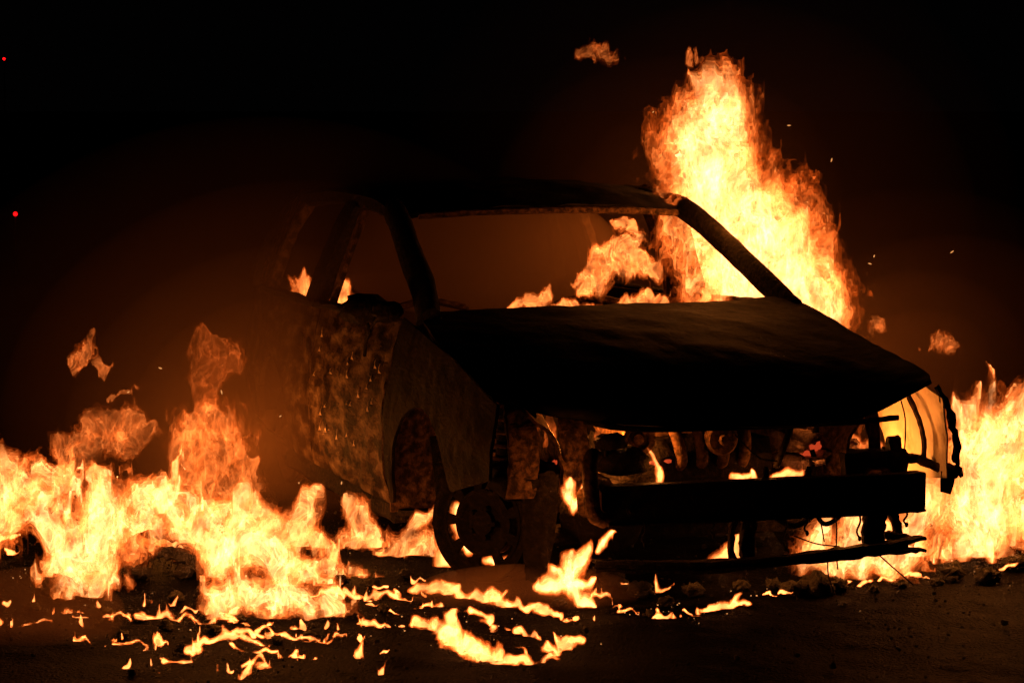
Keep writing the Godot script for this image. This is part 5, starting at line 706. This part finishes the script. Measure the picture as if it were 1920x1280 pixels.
	bar(st, pts([[-.43, .136, .54], [-.1, .118, .58], [.3, .126, .59], [.6, .141, .58], [.74, .146, .56]]), Vector2(.012, .038), Vector3.UP, 34, .008)
	obj("lower_rail", st, mats.soot, car)
	for q in [[.612, .085, .29, .55], [.13, .055, .30, .55], [.065, .022, .31, .56]]:
		st = begin()
		bar(st, pts([[q[0] + .004, .12, q[3]], [q[0] - .006, .18, q[3] + .006], [q[0] + .002, .24, q[3]], [q[0], q[2], q[3] + .02]]), Vector2(q[1], .03), Vector3(0, 0, 1), 14, .010)
		obj("support_post", st, mats.soot, car)
	st = begin()
	bar(st, pts([[.70, .28, .50], [.725, .22, .49], [.745, .16, .48]]), Vector2(.035, .02), Vector3(0, 0, 1), 8, .008)
	bar(st, pts([[.66, .175, .50], [.73, .165, .49], [.80, .14, .47]]), Vector2(.05, .03), Vector3.UP, 8, .012)
	obj("tow_bracket", st, mats.soot, car)
	# radiator support and what hangs from it
	for q in [[-.66, .11], [-.475, .10], [.655, .045]]:
		st = begin()
		bar(st, pts([[q[0], .36, .42], [q[0] + .01, .48, .43], [q[0] - .006, .60, .44], [q[0], .68, .40]]), Vector2(q[1], .02), Vector3(0, 0, 1), 12, .012)
		obj("front_panel_post", st, mats.rust, car)
	st = begin()
	bar(st, pts([[.52, .43, .46], [.68, .432, .48], [.74, .43, .47]]), Vector2(.14, .09), Vector3.UP, 10, .02)
	bar(st, pts([[.725, .43, .47], [.726, .48, .47], [.725, .52, .47]]), Vector2(.045, .05), Vector3(0, 0, 1), 6, .008)
	obj("headlamp_mount", st, mats.soot, car)
	st = begin()
	bar(st, pts([[.73, .455, .46], [.79, .445, .54], [.84, .425, .64], [.88, .418, .69]]), Vector2(.03, .030), Vector3.UP, 18, .014)
	obj("fender_bracket", st, mats.rust, car)
	st = begin()
	sheet(st, [pts([[.815, .42, .66], [.862, .42, .68]]), pts([[.818, .38, .65], [.862, .375, .67]]), pts([[.825, .345, .64], [.855, .335, .66]])], 6, 8, .004, .004)
	obj("fender_tab", st, mats.rust, car)
	# engine
	var engine := Node3D.new()
	engine.name = "engine"
	car.add_child(engine)
	st = begin()
	bar(st, pts([[-.24, .36, .10], [.1, .37, .11], [.32, .36, .10]]), Vector2(.36, .30), Vector3.UP, 16, .03)
	obj("block", st, mats.soot, engine)
	st = begin()
	bar(st, pts([[-.22, .56, .06], [.05, .57, .06], [.28, .56, .05]]), Vector2(.24, .10), Vector3.UP, 16, .02)
	obj("cylinder_head", st, mats.rust, engine)
	st = begin()
	var pulley := Transform3D(Basis(Vector3.UP, -.25), Vector3(-.20, .535, .34))
	lathe(st, [[.0, .012], [.018, .014], [.024, .0], [.034, .0], [.040, .02], [.056, .022], [.060, .010], [.054, .004], [.054, -.004], [.060, -.010], [.056, -.022], [.0, -.022]], pulley, 30)
	obj("pulley", st, mats.rust, engine)
	for k in 26:
		st = begin()
		var a := TAU * k / 26.0
		lump(st, pulley * Vector3(cos(a) * .052, sin(a) * .052, .016), Vector3.ONE * .0045, 3.0 + k, .1, 6)
		obj("tooth", st, mats.rust, engine)
	st = begin()
	lathe(st, [[.0, .02], [.05, .02], [.06, .0], [.06, -.05], [.0, -.05]], Transform3D(Basis(Vector3.UP, -.1), Vector3(.12, .52, .33)), 24)
	lathe(st, [[.0, .03], [.018, .028], [.02, .0]], Transform3D(Basis(Vector3.UP, -.1), Vector3(.12, .52, .35)), 14)
	obj("alternator", st, mats.rust, engine)
	st = begin()
	for k in 4:
		wire(st, pts([[-.05 + .09 * k, .60, .12], [-.04 + .09 * k, .56, .26], [-.02 + .08 * k, .45, .30], [-.02 + .08 * k, .40, .22]]), .022, 16, 9)
	obj("manifold", st, mats.rust, engine)
	st = begin()
	wire(st, pts([[.20, .30, .46], [.27, .25, .49], [.33, .225, .50], [.40, .26, .50], [.44, .31, .48]]), .011, 22, 8)
	wire(st, pts([[.40, .31, .48], [.43, .235, .50], [.47, .23, .50], [.52, .27, .50], [.54, .31, .48]]), .009, 22, 8)
	wire(st, pts([[.42, .40, .30], [.50, .50, .28], [.55, .60, .22], [.60, .66, .1]]), .014, 20, 8)
	wire(st, pts([[.30, .42, .40], [.36, .52, .36], [.42, .58, .28], [.5, .62, .2]]), .012, 20, 8)
	wire(st, pts([[-.32, .44, .42], [-.36, .50, .44], [-.33, .545, .43], [-.28, .53, .42], [-.27, .48, .42]]), .006, 20, 6)
	obj("hose", st, mats.soot, engine)
	st = begin()
	lump(st, Vector3(-.34, .54, .43), Vector3(.06, .03, .04), 31.0, .5, 14)
	obj("melted_cap", st, mats.soot, engine)
	st = begin()
	lump(st, Vector3(-.30, .47, .40), Vector3(.11, .05, .07), 33.0, .5, 14)
	obj("melted_tray", st, mats.soot, engine)
	st = begin()
	lump(st, Vector3(-.62, .42, .32), Vector3(.12, .07, .10), 35.0, .6, 16)
	obj("melted_housing", st, mats.soot, engine)
	st = begin()
	bar(st, pts([[.40, .42, .28], [.52, .45, .26], [.62, .47, .22]]), Vector2(.22, .03), Vector3.UP, 16, .04)
	bar(st, pts([[.42, .47, .22], [.50, .52, .2], [.60, .58, .18]]), Vector2(.2, .02), Vector3.UP, 16, .05)
	obj("crumpled_foil", st, mats.foil, engine)
	for q in [[.46, .37], [.52, .37], [.57, .365]]:
		st = begin()
		bar(st, pts([[q[0], q[1], .36], [q[0] + .008, q[1] + .05, .36], [q[0] + .002, q[1] + .10, .34]]), Vector2(.02, .012), Vector3(0, 0, 1), 6, .006)
		obj("fin", st, mats.soot, engine)
	# gearbox, subframe and struts below
	st = begin()
	lump(st, Vector3(-.30, .26, .25), Vector3(.14, .12, .16), 41.0, .4, 16)
	bar(st, pts([[-.55, .16, .05], [0, .17, .10], [.55, .16, .05]]), Vector2(.10, .06), Vector3.UP, 16, .015)
	obj("subframe", st, mats.soot, car)
	for s in [-1, 1]:
		st = begin()
		tube(st, pts([[s * .60, .22, .0], [s * .58, .42, -.03], [s * .56, .68, -.06]]), [.035, .03, .024], 10)
		var strut := obj("strut", st, mats.soot, car)
		st = begin()
		var coil := []
		for i in 61:
			var a := TAU * i / 12.0
			coil.append(Vector3(s * .575 + cos(a) * .06, .42 + .24 * i / 60.0, -.04 + sin(a) * .06))
		tube(st, coil, .007, 6)
		obj("spring", st, mats.rust, strut)
	# burnt panel and splash shield that hang by the front wheel
	st = begin()
	sheet(st, [pts([[-.635, .44, .38], [-.585, .45, .43], [-.535, .44, .46]]), pts([[-.64, .32, .39], [-.59, .33, .44], [-.54, .32, .46]]), pts([[-.635, .20, .38], [-.585, .17, .43], [-.55, .21, .45]]), pts([[-.62, .07, .37], [-.59, .045, .41], [-.565, .10, .43]])], 14, 26, .010, .018, .02)
	obj("splash_shield", st, mats.soot, car)
	# wires
	for w in [[[.47, .29, .53], [.472, .22, .54], [.47, .13, .545], [.474, .07, .55]], [[.40, .30, .52], [.415, .24, .53], [.425, .17, .54]], [[.725, .66, .52], [.735, .60, .535], [.745, .53, .52], [.752, .47, .50]], [[.62, .12, .57], [.67, .07, .60], [.73, .015, .63]], [[.42, .12, .58], [.415, .06, .60], [.43, .01, .61], [.425, .0, .63]], [[.30, .20, .56], [.38, .17, .57], [.47, .155, .57]], [[.12, .55, .45], [.20, .47, .47], [.28, .45, .45]]]:
		st = begin()
		wire(st, pts(w), .0028, 14, 5)
		obj("loose_wire", st, mats.soot, car)
	wheel(car, Vector3(-.675, .214, .03), deg_to_rad(-90.0 + 36.0), -.04, 9)
	wheel(car, Vector3(.72, .214, .0), deg_to_rad(90.0 + 30.0), .0, 9)
	wheel(car, Vector3(-.76, .214, -2.60), deg_to_rad(-90.0), .0, 9)
	wheel(car, Vector3(.76, .214, -2.60), deg_to_rad(90.0), .0, 9)

# ---------------------------------------------------------------- shape helpers
var dent_noise := FastNoiseLite.new()

func begin() -> SurfaceTool:
	var st := SurfaceTool.new()
	st.begin(Mesh.PRIMITIVE_TRIANGLES)
	st.set_smooth_group(0)
	return st

func tri(st: SurfaceTool, a: Vector3, b: Vector3, c: Vector3) -> void:
	st.add_vertex(a); st.add_vertex(b); st.add_vertex(c)

func quad(st: SurfaceTool, a: Vector3, b: Vector3, c: Vector3, d: Vector3) -> void:
	tri(st, a, b, c); tri(st, a, c, d)

func obj(called: String, st: SurfaceTool, m: Material, parent: Node = self) -> MeshInstance3D:
	st.generate_normals()
	var o := MeshInstance3D.new()
	o.name = called
	o.mesh = st.commit()
	o.material_override = m
	parent.add_child(o, true)
	return o

func tag(o: Node, label: String, category: String, group := "", kind := "") -> void:
	if label: o.set_meta("label", label)
	if category: o.set_meta("category", category)
	if group: o.set_meta("group", group)
	if kind: o.set_meta("kind", kind)

var taken := {}
func numbered(called: String) -> String:
	var n: int = taken.get(called, 0)
	taken[called] = n + 1
	return called if n == 0 else "%s_%03d" % [called, n]

func spline(a: Vector3, b: Vector3, c: Vector3, d: Vector3, t: float) -> Vector3:
	return .5 * ((2.0 * b) + (c - a) * t + (2.0 * a - 5.0 * b + 4.0 * c - d) * t * t + (3.0 * b - a - 3.0 * c + d) * t * t * t)

func along(p: Array, u: float) -> Vector3:
	var n := p.size() - 1
	var k := mini(int(u * n), n - 1)
	var a: Vector3 = p[k - 1] if k > 0 else p[0] * 2.0 - p[1]
	var d: Vector3 = p[k + 2] if k + 2 <= n else p[n] * 2.0 - p[n - 1]
	return spline(a, p[k], p[k + 1], d, u * n - k)

# a sheet through a grid of control points, with thickness, dents and a ragged rim
func sheet(st: SurfaceTool, g: Array, nu: int, nv: int, thick: float, dent := .003, ragged := 0.0) -> void:
	var p := []
	for j in nv + 1:
		var row := []
		for i in nu + 1:
			var col := []
			for r in g:
				col.append(along(r, float(i) / nu))
			row.append(along(col, float(j) / nv))
		p.append(row)
	var out := []
	var inn := []
	for j in nv + 1:
		var a := []
		var b := []
		for i in nu + 1:
			var du: Vector3 = p[j][mini(i + 1, nu)] - p[j][maxi(i - 1, 0)]
			var dv: Vector3 = p[mini(j + 1, nv)][i] - p[maxi(j - 1, 0)][i]
			var n := du.cross(dv).normalized()
			var q: Vector3 = p[j][i]
			q += n * dent * (dent_noise.get_noise_3dv(q * 4.0) + .6 * dent_noise.get_noise_3dv(q * 11.0))
			if ragged > 0.0 and (i == 0 or j == 0 or i == nu or j == nv):
				q += Vector3(0, 1, .4) * ragged * dent_noise.get_noise_3dv(q * 35.0)
			a.append(q); b.append(q - n * thick)
		out.append(a); inn.append(b)
	for j in nv:
		for i in nu:
			quad(st, out[j][i], out[j][i + 1], out[j + 1][i + 1], out[j + 1][i])
			quad(st, inn[j][i], inn[j + 1][i], inn[j + 1][i + 1], inn[j][i + 1])
	st.set_smooth_group(1)
	for i in nu:
		quad(st, out[0][i], inn[0][i], inn[0][i + 1], out[0][i + 1])
		quad(st, out[nv][i], out[nv][i + 1], inn[nv][i + 1], inn[nv][i])
	for j in nv:
		quad(st, out[j][0], out[j + 1][0], inn[j + 1][0], inn[j][0])
		quad(st, out[j][nu], inn[j][nu], inn[j + 1][nu], out[j + 1][nu])
	st.set_smooth_group(0)

# rings of points joined into a skin with closed ends
func loft(st: SurfaceTool, rings: Array, flat := false) -> void:
	var n: int = rings[0].size()
	for k in rings.size() - 1:
		for i in n:
			if flat: st.set_smooth_group(10 + i)
			quad(st, rings[k][i], rings[k][(i + 1) % n], rings[k + 1][(i + 1) % n], rings[k + 1][i])
	for e in [0, rings.size() - 1]:
		st.set_smooth_group(1 + e)
		var mid := Vector3.ZERO
		for v in rings[e]: mid += v
		mid /= n
		for i in n:
			if e == 0: tri(st, mid, rings[e][(i + 1) % n], rings[e][i])
			else: tri(st, mid, rings[e][i], rings[e][(i + 1) % n])
	st.set_smooth_group(0)

func tube(st: SurfaceTool, pts: Array, r: Variant, sides := 8, rough := 0.0) -> void:
	var rings := []
	var ref := Vector3.UP
	for k in pts.size():
		var dir: Vector3 = (pts[mini(k + 1, pts.size() - 1)] - pts[maxi(k - 1, 0)]).normalized()
		if k == 0 and absf(dir.dot(ref)) > .9: ref = Vector3.RIGHT
		var a := (ref - dir * ref.dot(dir)).normalized()
		ref = a
		var b := dir.cross(a)
		var rr: float = r[k] if r is Array else r
		var ring := []
		for i in sides:
			var t := TAU * i / sides
			var q: Vector3 = pts[k] + (a * cos(t) + b * sin(t)) * rr
			if rough > 0.0: q += Vector3(dent_noise.get_noise_3dv(q * 40.0), dent_noise.get_noise_3dv(q * 40.0 + Vector3.ONE * 9.0), dent_noise.get_noise_3dv(q * 40.0 + Vector3.ONE * 30.0)) * rough
			ring.append(q)
		rings.append(ring)
	loft(st, rings)

func wire(st: SurfaceTool, pts: Array, r: float, n := 14, sides := 6) -> void:
	var p := []
	for i in n + 1: p.append(along(pts, float(i) / n))
	tube(st, p, r, sides)

# a bar of rounded-rectangle section between control points; size: Vector2 (side, up)
func bar(st: SurfaceTool, pts: Array, size: Vector2, up := Vector3.UP, n := 10, rough := 0.0, bevel := .2) -> void:
	var rings := []
	for k in n + 1:
		var u := float(k) / n
		var c := along(pts, u)
		var dir := (along(pts, minf(u + .02, 1.0)) - along(pts, maxf(u - .02, 0.0))).normalized()
		var side := dir.cross(up).normalized()
		var top := side.cross(dir).normalized()
		var w := size.x * .5
		var h := size.y * .5
		var e := minf(w, h) * bevel * 2.0
		var ring := []
		for q in [[-w + e, h], [w - e, h], [w, h - e], [w, -h + e], [w - e, -h], [-w + e, -h], [-w, -h + e], [-w, h - e]]:
			var v: Vector3 = c + side * q[0] + top * q[1]
			if rough > 0.0: v += Vector3(dent_noise.get_noise_3dv(v * 22.0), dent_noise.get_noise_3dv(v * 22.0 + Vector3.ONE * 7.0), dent_noise.get_noise_3dv(v * 22.0 + Vector3.ONE * 17.0)) * rough
			ring.append(v)
		rings.append(ring)
	loft(st, rings, true)

func lump(st: SurfaceTool, c: Vector3, size: Vector3, seed_at: float, rough := .35, n := 12) -> void:
	var ring := []
	for j in n / 2 + 1:
		var row := []
		for i in n:
			var th := PI * j / (n / 2)
			var ph := TAU * i / n
			var d := Vector3(sin(th) * cos(ph), cos(th), sin(th) * sin(ph))
			var k := 1.0 + rough * dent_noise.get_noise_3dv(d * 1.6 + Vector3.ONE * seed_at) + rough * .6 * dent_noise.get_noise_3dv(d * 4.0 + Vector3.ONE * (seed_at + 50.0))
			row.append(c + d * size * k)
		ring.append(row)
	for j in n / 2:
		for i in n:
			quad(st, ring[j][i], ring[j][(i + 1) % n], ring[j + 1][(i + 1) % n], ring[j + 1][i])

# profile: [radius, distance along the axis]
func lathe(st: SurfaceTool, profile: Array, at: Transform3D, n := 32) -> void:
	for k in profile.size() - 1:
		st.set_smooth_group(20 + k)
		for i in n:
			var q := []
			for e in [[k, i], [k, i + 1], [k + 1, i + 1], [k + 1, i]]:
				var t: float = TAU * e[1] / n
				q.append(at * Vector3(cos(t) * profile[e[0]][0], sin(t) * profile[e[0]][0], profile[e[0]][1]))
			quad(st, q[0], q[1], q[2], q[3])
	st.set_smooth_group(0)

# ---------------------------------------------------------------- materials
func noise_tex(seed_at: int, freq: float, stops: Array, colors: Array, octaves := 5, ridged := false) -> NoiseTexture2D:
	var n := FastNoiseLite.new()
	n.seed = seed_at; n.frequency = freq; n.noise_type = FastNoiseLite.TYPE_SIMPLEX_SMOOTH
	n.fractal_type = FastNoiseLite.FRACTAL_RIDGED if ridged else FastNoiseLite.FRACTAL_FBM
	n.fractal_octaves = octaves; n.fractal_gain = .6
	n.domain_warp_enabled = true; n.domain_warp_amplitude = 40.0; n.domain_warp_frequency = .01
	var t := NoiseTexture2D.new()
	t.width = 512; t.height = 512; t.seamless = true; t.noise = n
	var g := Gradient.new()
	g.offsets = PackedFloat32Array(stops)
	var c := PackedColorArray()
	for v in colors: c.append(Color(v[0], v[1], v[2]).linear_to_srgb())
	g.colors = c
	t.color_ramp = g
	return t

func grey_tex(seed_at: int, freq: float, octaves := 5) -> NoiseTexture2D:
	return noise_tex(seed_at, freq, [0.0, 1.0], [[0, 0, 0], [1, 1, 1]], octaves)

func burnt(called: String, tex: Texture2D, scale: float, roughness: float, relief: Texture2D, depth: float, metallic := 0.0) -> StandardMaterial3D:
	var m := StandardMaterial3D.new()
	m.resource_name = called
	m.albedo_texture = tex
	m.uv1_triplanar = true
	m.uv1_scale = Vector3.ONE * scale
	m.roughness = roughness
	m.metallic = metallic
	m.cull_mode = BaseMaterial3D.CULL_DISABLED
	if relief:
		m.heightmap_enabled = true
		m.heightmap_texture = relief
		m.heightmap_scale = depth
	return m

# ---------------------------------------------------------------- flames: nested wrinkled sheets of burning gas
var flame_noise_a := FastNoiseLite.new()
var flame_noise_b := FastNoiseLite.new()
var flame_noise_c := FastNoiseLite.new()
var flame_mats := {}
# contribution of one crossing of each nested sheet (linear light): the sheets add up, so a thick flame burns out to yellow
const SHEET_GLOW := [Vector3(.105, .012, .001), Vector3(.29, .046, .006), Vector3(.53, .114, .020), Vector3(.72, .21, .046), Vector3(.9, .32, .088), Vector3(1.08, .45, .16), Vector3(1.08, .48, .18)]
const SHEET_VEIL := [.035, .05, .06, .07, .07, .07, .07]

func setup_flames() -> void:
	for k in 3:
		var n: FastNoiseLite = [flame_noise_a, flame_noise_b, flame_noise_c][k]
		n.seed = 11 + 7 * k
		n.noise_type = FastNoiseLite.TYPE_SIMPLEX_SMOOTH
		n.frequency = 1.0
		n.fractal_type = FastNoiseLite.FRACTAL_FBM
		n.fractal_octaves = [2, 3, 2][k]
		n.fractal_gain = .5
	flame_noise_b.fractal_type = FastNoiseLite.FRACTAL_RIDGED
	var grain := FastNoiseLite.new()
	grain.seed = 5; grain.frequency = .010; grain.noise_type = FastNoiseLite.TYPE_SIMPLEX_SMOOTH
	grain.fractal_type = FastNoiseLite.FRACTAL_RIDGED; grain.fractal_octaves = 3; grain.fractal_gain = .5
	grain.domain_warp_enabled = true; grain.domain_warp_amplitude = 60; grain.domain_warp_frequency = .008; grain.domain_warp_fractal_octaves = 3
	var tex := NoiseTexture2D.new()
	tex.width = 512; tex.height = 512; tex.seamless = true; tex.noise = grain; tex.normalize = true
	var ramp := Gradient.new()
	ramp.offsets = PackedFloat32Array([0.0, .35, .6, .8, 1.0])
	ramp.colors = PackedColorArray([Color(1, 1, 1, .03), Color(1, 1, 1, .12), Color(1, 1, 1, .40), Color(1, 1, 1, 1), Color(1, 1, 1, 1)])
	tex.color_ramp = ramp
	var fine := NoiseTexture2D.new()   # small flames are thin and burn evenly
	fine.width = 512; fine.height = 512; fine.seamless = true; fine.noise = grain; fine.normalize = true
	var even := Gradient.new()
	even.offsets = PackedFloat32Array([0.0, .5, 1.0])
	even.colors = PackedColorArray([Color(1, 1, 1, .2), Color(1, 1, 1, .6), Color(1, 1, 1, 1)])
	fine.color_ramp = even
	for size in ["large", "small"]:
		for level in SHEET_GLOW.size():
			var m := StandardMaterial3D.new()
			m.resource_name = "flame_" + size
			m.transparency = BaseMaterial3D.TRANSPARENCY_ALPHA
			m.cull_mode = BaseMaterial3D.CULL_DISABLED
			m.specular_mode = BaseMaterial3D.SPECULAR_DISABLED
			m.roughness = 1.0
			m.vertex_color_use_as_albedo = true
			m.albedo_color = Color(0, 0, 0)
			m.albedo_texture = tex if size == "large" else fine
			m.emission_enabled = true
			var glow: Vector3 = SHEET_GLOW[level] / (SHEET_VEIL[level] * EXPOSURE)
			m.emission = Color(glow.x, glow.y, glow.z).linear_to_srgb()
			m.emission_energy_multiplier = 1.0
			var s := 3.0 if size == "large" else 4.0
			m.uv1_scale = Vector3(s, s * .34, 1)
			flame_mats[size + str(level)] = m

# chains: arrays of [x, y, z, radius]; how: cell (m), freq (1/m), rough (strength of the turbulence), seed, top (number of nested sheets), dim
func flame_sheets(chains: Array, how: Dictionary) -> Array:
	var cell: float = how.get("cell", .016)
	var freq: float = how.get("freq", 3.0)
	var rough: float = how.get("rough", .8)
	var warp: float = how.get("warp", .10)
	var off := Vector3(how.get("seed", 1) * 13.7, how.get("seed", 1) * 5.1, how.get("seed", 1) * 29.3)
	var floor_y: float = how.get("floor", -1.0)
	var base: float = how.get("base", .08 if how.get("size", "large") == "large" else .012)
	var levels: int = how.get("top", 6)
	var step: float = how.get("step", .14)
	var dim: float = how.get("dim", 1.0)
	var rise: float = how.get("rise", .36)
	var lo := Vector3.ONE * 1e9
	var hi := -lo
	var seg_a := PackedVector3Array()
	var seg_d := PackedVector3Array()
	var seg_r := PackedVector3Array()
	for c in chains:
		for k in c.size():
			var p := Vector3(c[k][0], c[k][1], c[k][2])
			var r: float = c[k][3] * 1.35
			lo = lo.min(p - Vector3(r + warp * .6, r + warp, r + warp * .6)); hi = hi.max(p + Vector3(r + warp * .6, r + warp * 1.5, r + warp * .6))
			if k + 1 < c.size():
				var q := Vector3(c[k + 1][0], c[k + 1][1], c[k + 1][2])
				seg_a.append(p); seg_d.append(q - p); seg_r.append(Vector3(c[k][3], c[k + 1][3], 1.0 / maxf((q - p).length_squared(), 1e-6)))
	lo.y = maxf(lo.y, floor_y)
	var nx := int((hi.x - lo.x) / cell) + 2
	var ny := int((hi.y - lo.y) / cell) + 2
	var nz := int((hi.z - lo.z) / cell) + 2
	var f := PackedFloat32Array()
	f.resize(nx * ny * nz)
	var ns := seg_a.size()
	var i := 0
	for z in nz:
		for y in ny:
			var near := true
			for x in nx:
				var p := lo + Vector3(x, y, z) * cell
				if x % 4 == 0:   # far from every chain: nothing burns here
					near = false
					var mid := p + Vector3(1.5 * cell, 0, 0)
					for k in ns:
						var t := clampf((mid - seg_a[k]).dot(seg_d[k]) * seg_r[k].z, 0.0, 1.0)
						if (mid - seg_a[k] - seg_d[k] * t).length() < lerpf(seg_r[k].x, seg_r[k].y, t) * 1.45 + warp * .8 + 1.6 * cell:
							near = true
							break
				if not near:
					f[i] = -1.0
					i += 1
					continue
				var border := x == 0 or y == 0 or z == 0 or x == nx - 1 or y == ny - 1 or z == nz - 1
				var s := p * freq + off
				s.y = s.y * rise
				var v := -1.0
				if not border:
					var w := Vector3(flame_noise_a.get_noise_3dv(s), flame_noise_a.get_noise_3d(s.y + 40.0, s.z, s.x), flame_noise_a.get_noise_3d(s.z, s.x + 71.0, s.y))
					var pw := p + w * warp
					for k in ns:
						var t := clampf((pw - seg_a[k]).dot(seg_d[k]) * seg_r[k].z, 0.0, 1.0)
						var r := lerpf(seg_r[k].x, seg_r[k].y, t)
						var d := 1.0 - (pw - seg_a[k] - seg_d[k] * t).length() / r
						if d > v:
							v = d
					if v > -.7:
						var s2 := s * 1.7 + w * 1.1
						v += rough * (flame_noise_b.get_noise_3dv(s2) * .55 - .12) + rough * .26 * flame_noise_c.get_noise_3dv(s2 * 2.3)
					var low := 1.0 - (p.y - floor_y) / base
					if v > -.7 and low > 0.0:
						v -= low * (.30 + 1.3 * flame_noise_a.get_noise_3d(s.x * 2.2, 9.0, s.z * 2.2))
				f[i] = v
				i += 1
	var sy := nx
	var sz := nx * ny
	var corner := PackedInt32Array([0, 1, sy, sy + 1, sz, sz + 1, sz + sy, sz + sy + 1])
	var made := []
	var e0 := PackedInt32Array([0, 2, 4, 6, 0, 1, 4, 5, 0, 1, 2, 3])
	var e1 := PackedInt32Array([1, 3, 5, 7, 2, 3, 6, 7, 4, 5, 6, 7])
	var co: Array[Vector3] = []
	for k in 8:
		co.append(Vector3(k & 1, (k >> 1) & 1, k >> 2))
	var top := .02 + step * levels
	# cells that any sheet may cross
	var live := PackedInt32Array()
	var live_lo := PackedFloat32Array()
	var live_hi := PackedFloat32Array()
	for z in nz - 1:
		for y in ny - 1:
			var row := (z * ny + y) * nx
			for x in nx - 1:
				var a := row + x
				var mn := minf(minf(minf(f[a], f[a + 1]), minf(f[a + sy], f[a + sy + 1])), minf(minf(f[a + sz], f[a + sz + 1]), minf(f[a + sz + sy], f[a + sz + sy + 1])))
				var mx := maxf(maxf(maxf(f[a], f[a + 1]), maxf(f[a + sy], f[a + sy + 1])), maxf(maxf(f[a + sz], f[a + sz + 1]), maxf(f[a + sz + sy], f[a + sz + sy + 1])))
				if mx > .02 and mn < top and mx > mn:
					live.append(a); live_lo.append(mn); live_hi.append(mx)
	var at := PackedInt32Array()
	at.resize(f.size())
	for level in levels:
		var iso := .02 + step * level
		at.fill(-1)
		var verts := PackedVector3Array()
		var cols := PackedColorArray()
		var uvs := PackedVector2Array()
		var idx := PackedInt32Array()
		var veil: float = SHEET_VEIL[mini(level, 6)] * dim * (1.0 if how.get("size", "large") == "large" else 1.6)
		var crossed := PackedInt32Array()
		for n in live.size():
			if live_lo[n] >= iso or live_hi[n] < iso:
				continue
			var a := live[n]
			var sum := Vector3.ZERO
			var cnt := 0
			for e in 12:
				var va := f[a + corner[e0[e]]] - iso
				var vb := f[a + corner[e1[e]]] - iso
				if (va < 0.0) != (vb < 0.0):
					sum += co[e0[e]].lerp(co[e1[e]], va / (va - vb))
					cnt += 1
			var z := a / sz
			var y := (a - z * sz) / sy
			at[a] = verts.size()
			var p := lo + (Vector3(a - z * sz - y * sy, y, z) + sum / cnt) * cell
			verts.append(p)
			var fade := .8 + .9 * flame_noise_c.get_noise_3dv(p * freq * 1.3 - off)
			var curl := flame_noise_a.get_noise_3dv(p * freq * .8 + off)
			uvs.append(Vector2(p.x * .9 + p.z * .62 + curl * .09 + level * .37, p.y + p.z * .25 + curl * .05 + level * .21))
			cols.append(Color(1, 1, 1, clampf(veil * fade, .004, 1.0)))
			crossed.append(a)
		for a in crossed:
			var inside := f[a] >= iso
			# edges along x, y and z that start at this grid point
			if (f[a + 1] >= iso) != inside and a - sy - sz >= 0:
				var q := [at[a], at[a - sy], at[a - sy - sz], at[a - sz]]
				if q.min() >= 0:
					idx.append_array([q[0], q[1], q[2], q[0], q[2], q[3]])
			if (f[a + sy] >= iso) != inside and a - 1 - sz >= 0:
				var q := [at[a], at[a - 1], at[a - 1 - sz], at[a - sz]]
				if q.min() >= 0:
					idx.append_array([q[0], q[1], q[2], q[0], q[2], q[3]])
			if (f[a + sz] >= iso) != inside and a - 1 - sy >= 0:
				var q := [at[a], at[a - 1], at[a - 1 - sy], at[a - sy]]
				if q.min() >= 0:
					idx.append_array([q[0], q[1], q[2], q[0], q[2], q[3]])
		if idx.size() > 0:
			var arr := []
			arr.resize(Mesh.ARRAY_MAX)
			arr[Mesh.ARRAY_VERTEX] = verts
			arr[Mesh.ARRAY_COLOR] = cols
			arr[Mesh.ARRAY_TEX_UV] = uvs
			arr[Mesh.ARRAY_INDEX] = idx
			made.append([arr, how.get("size", "large") + str(mini(level, 6))])
	return made
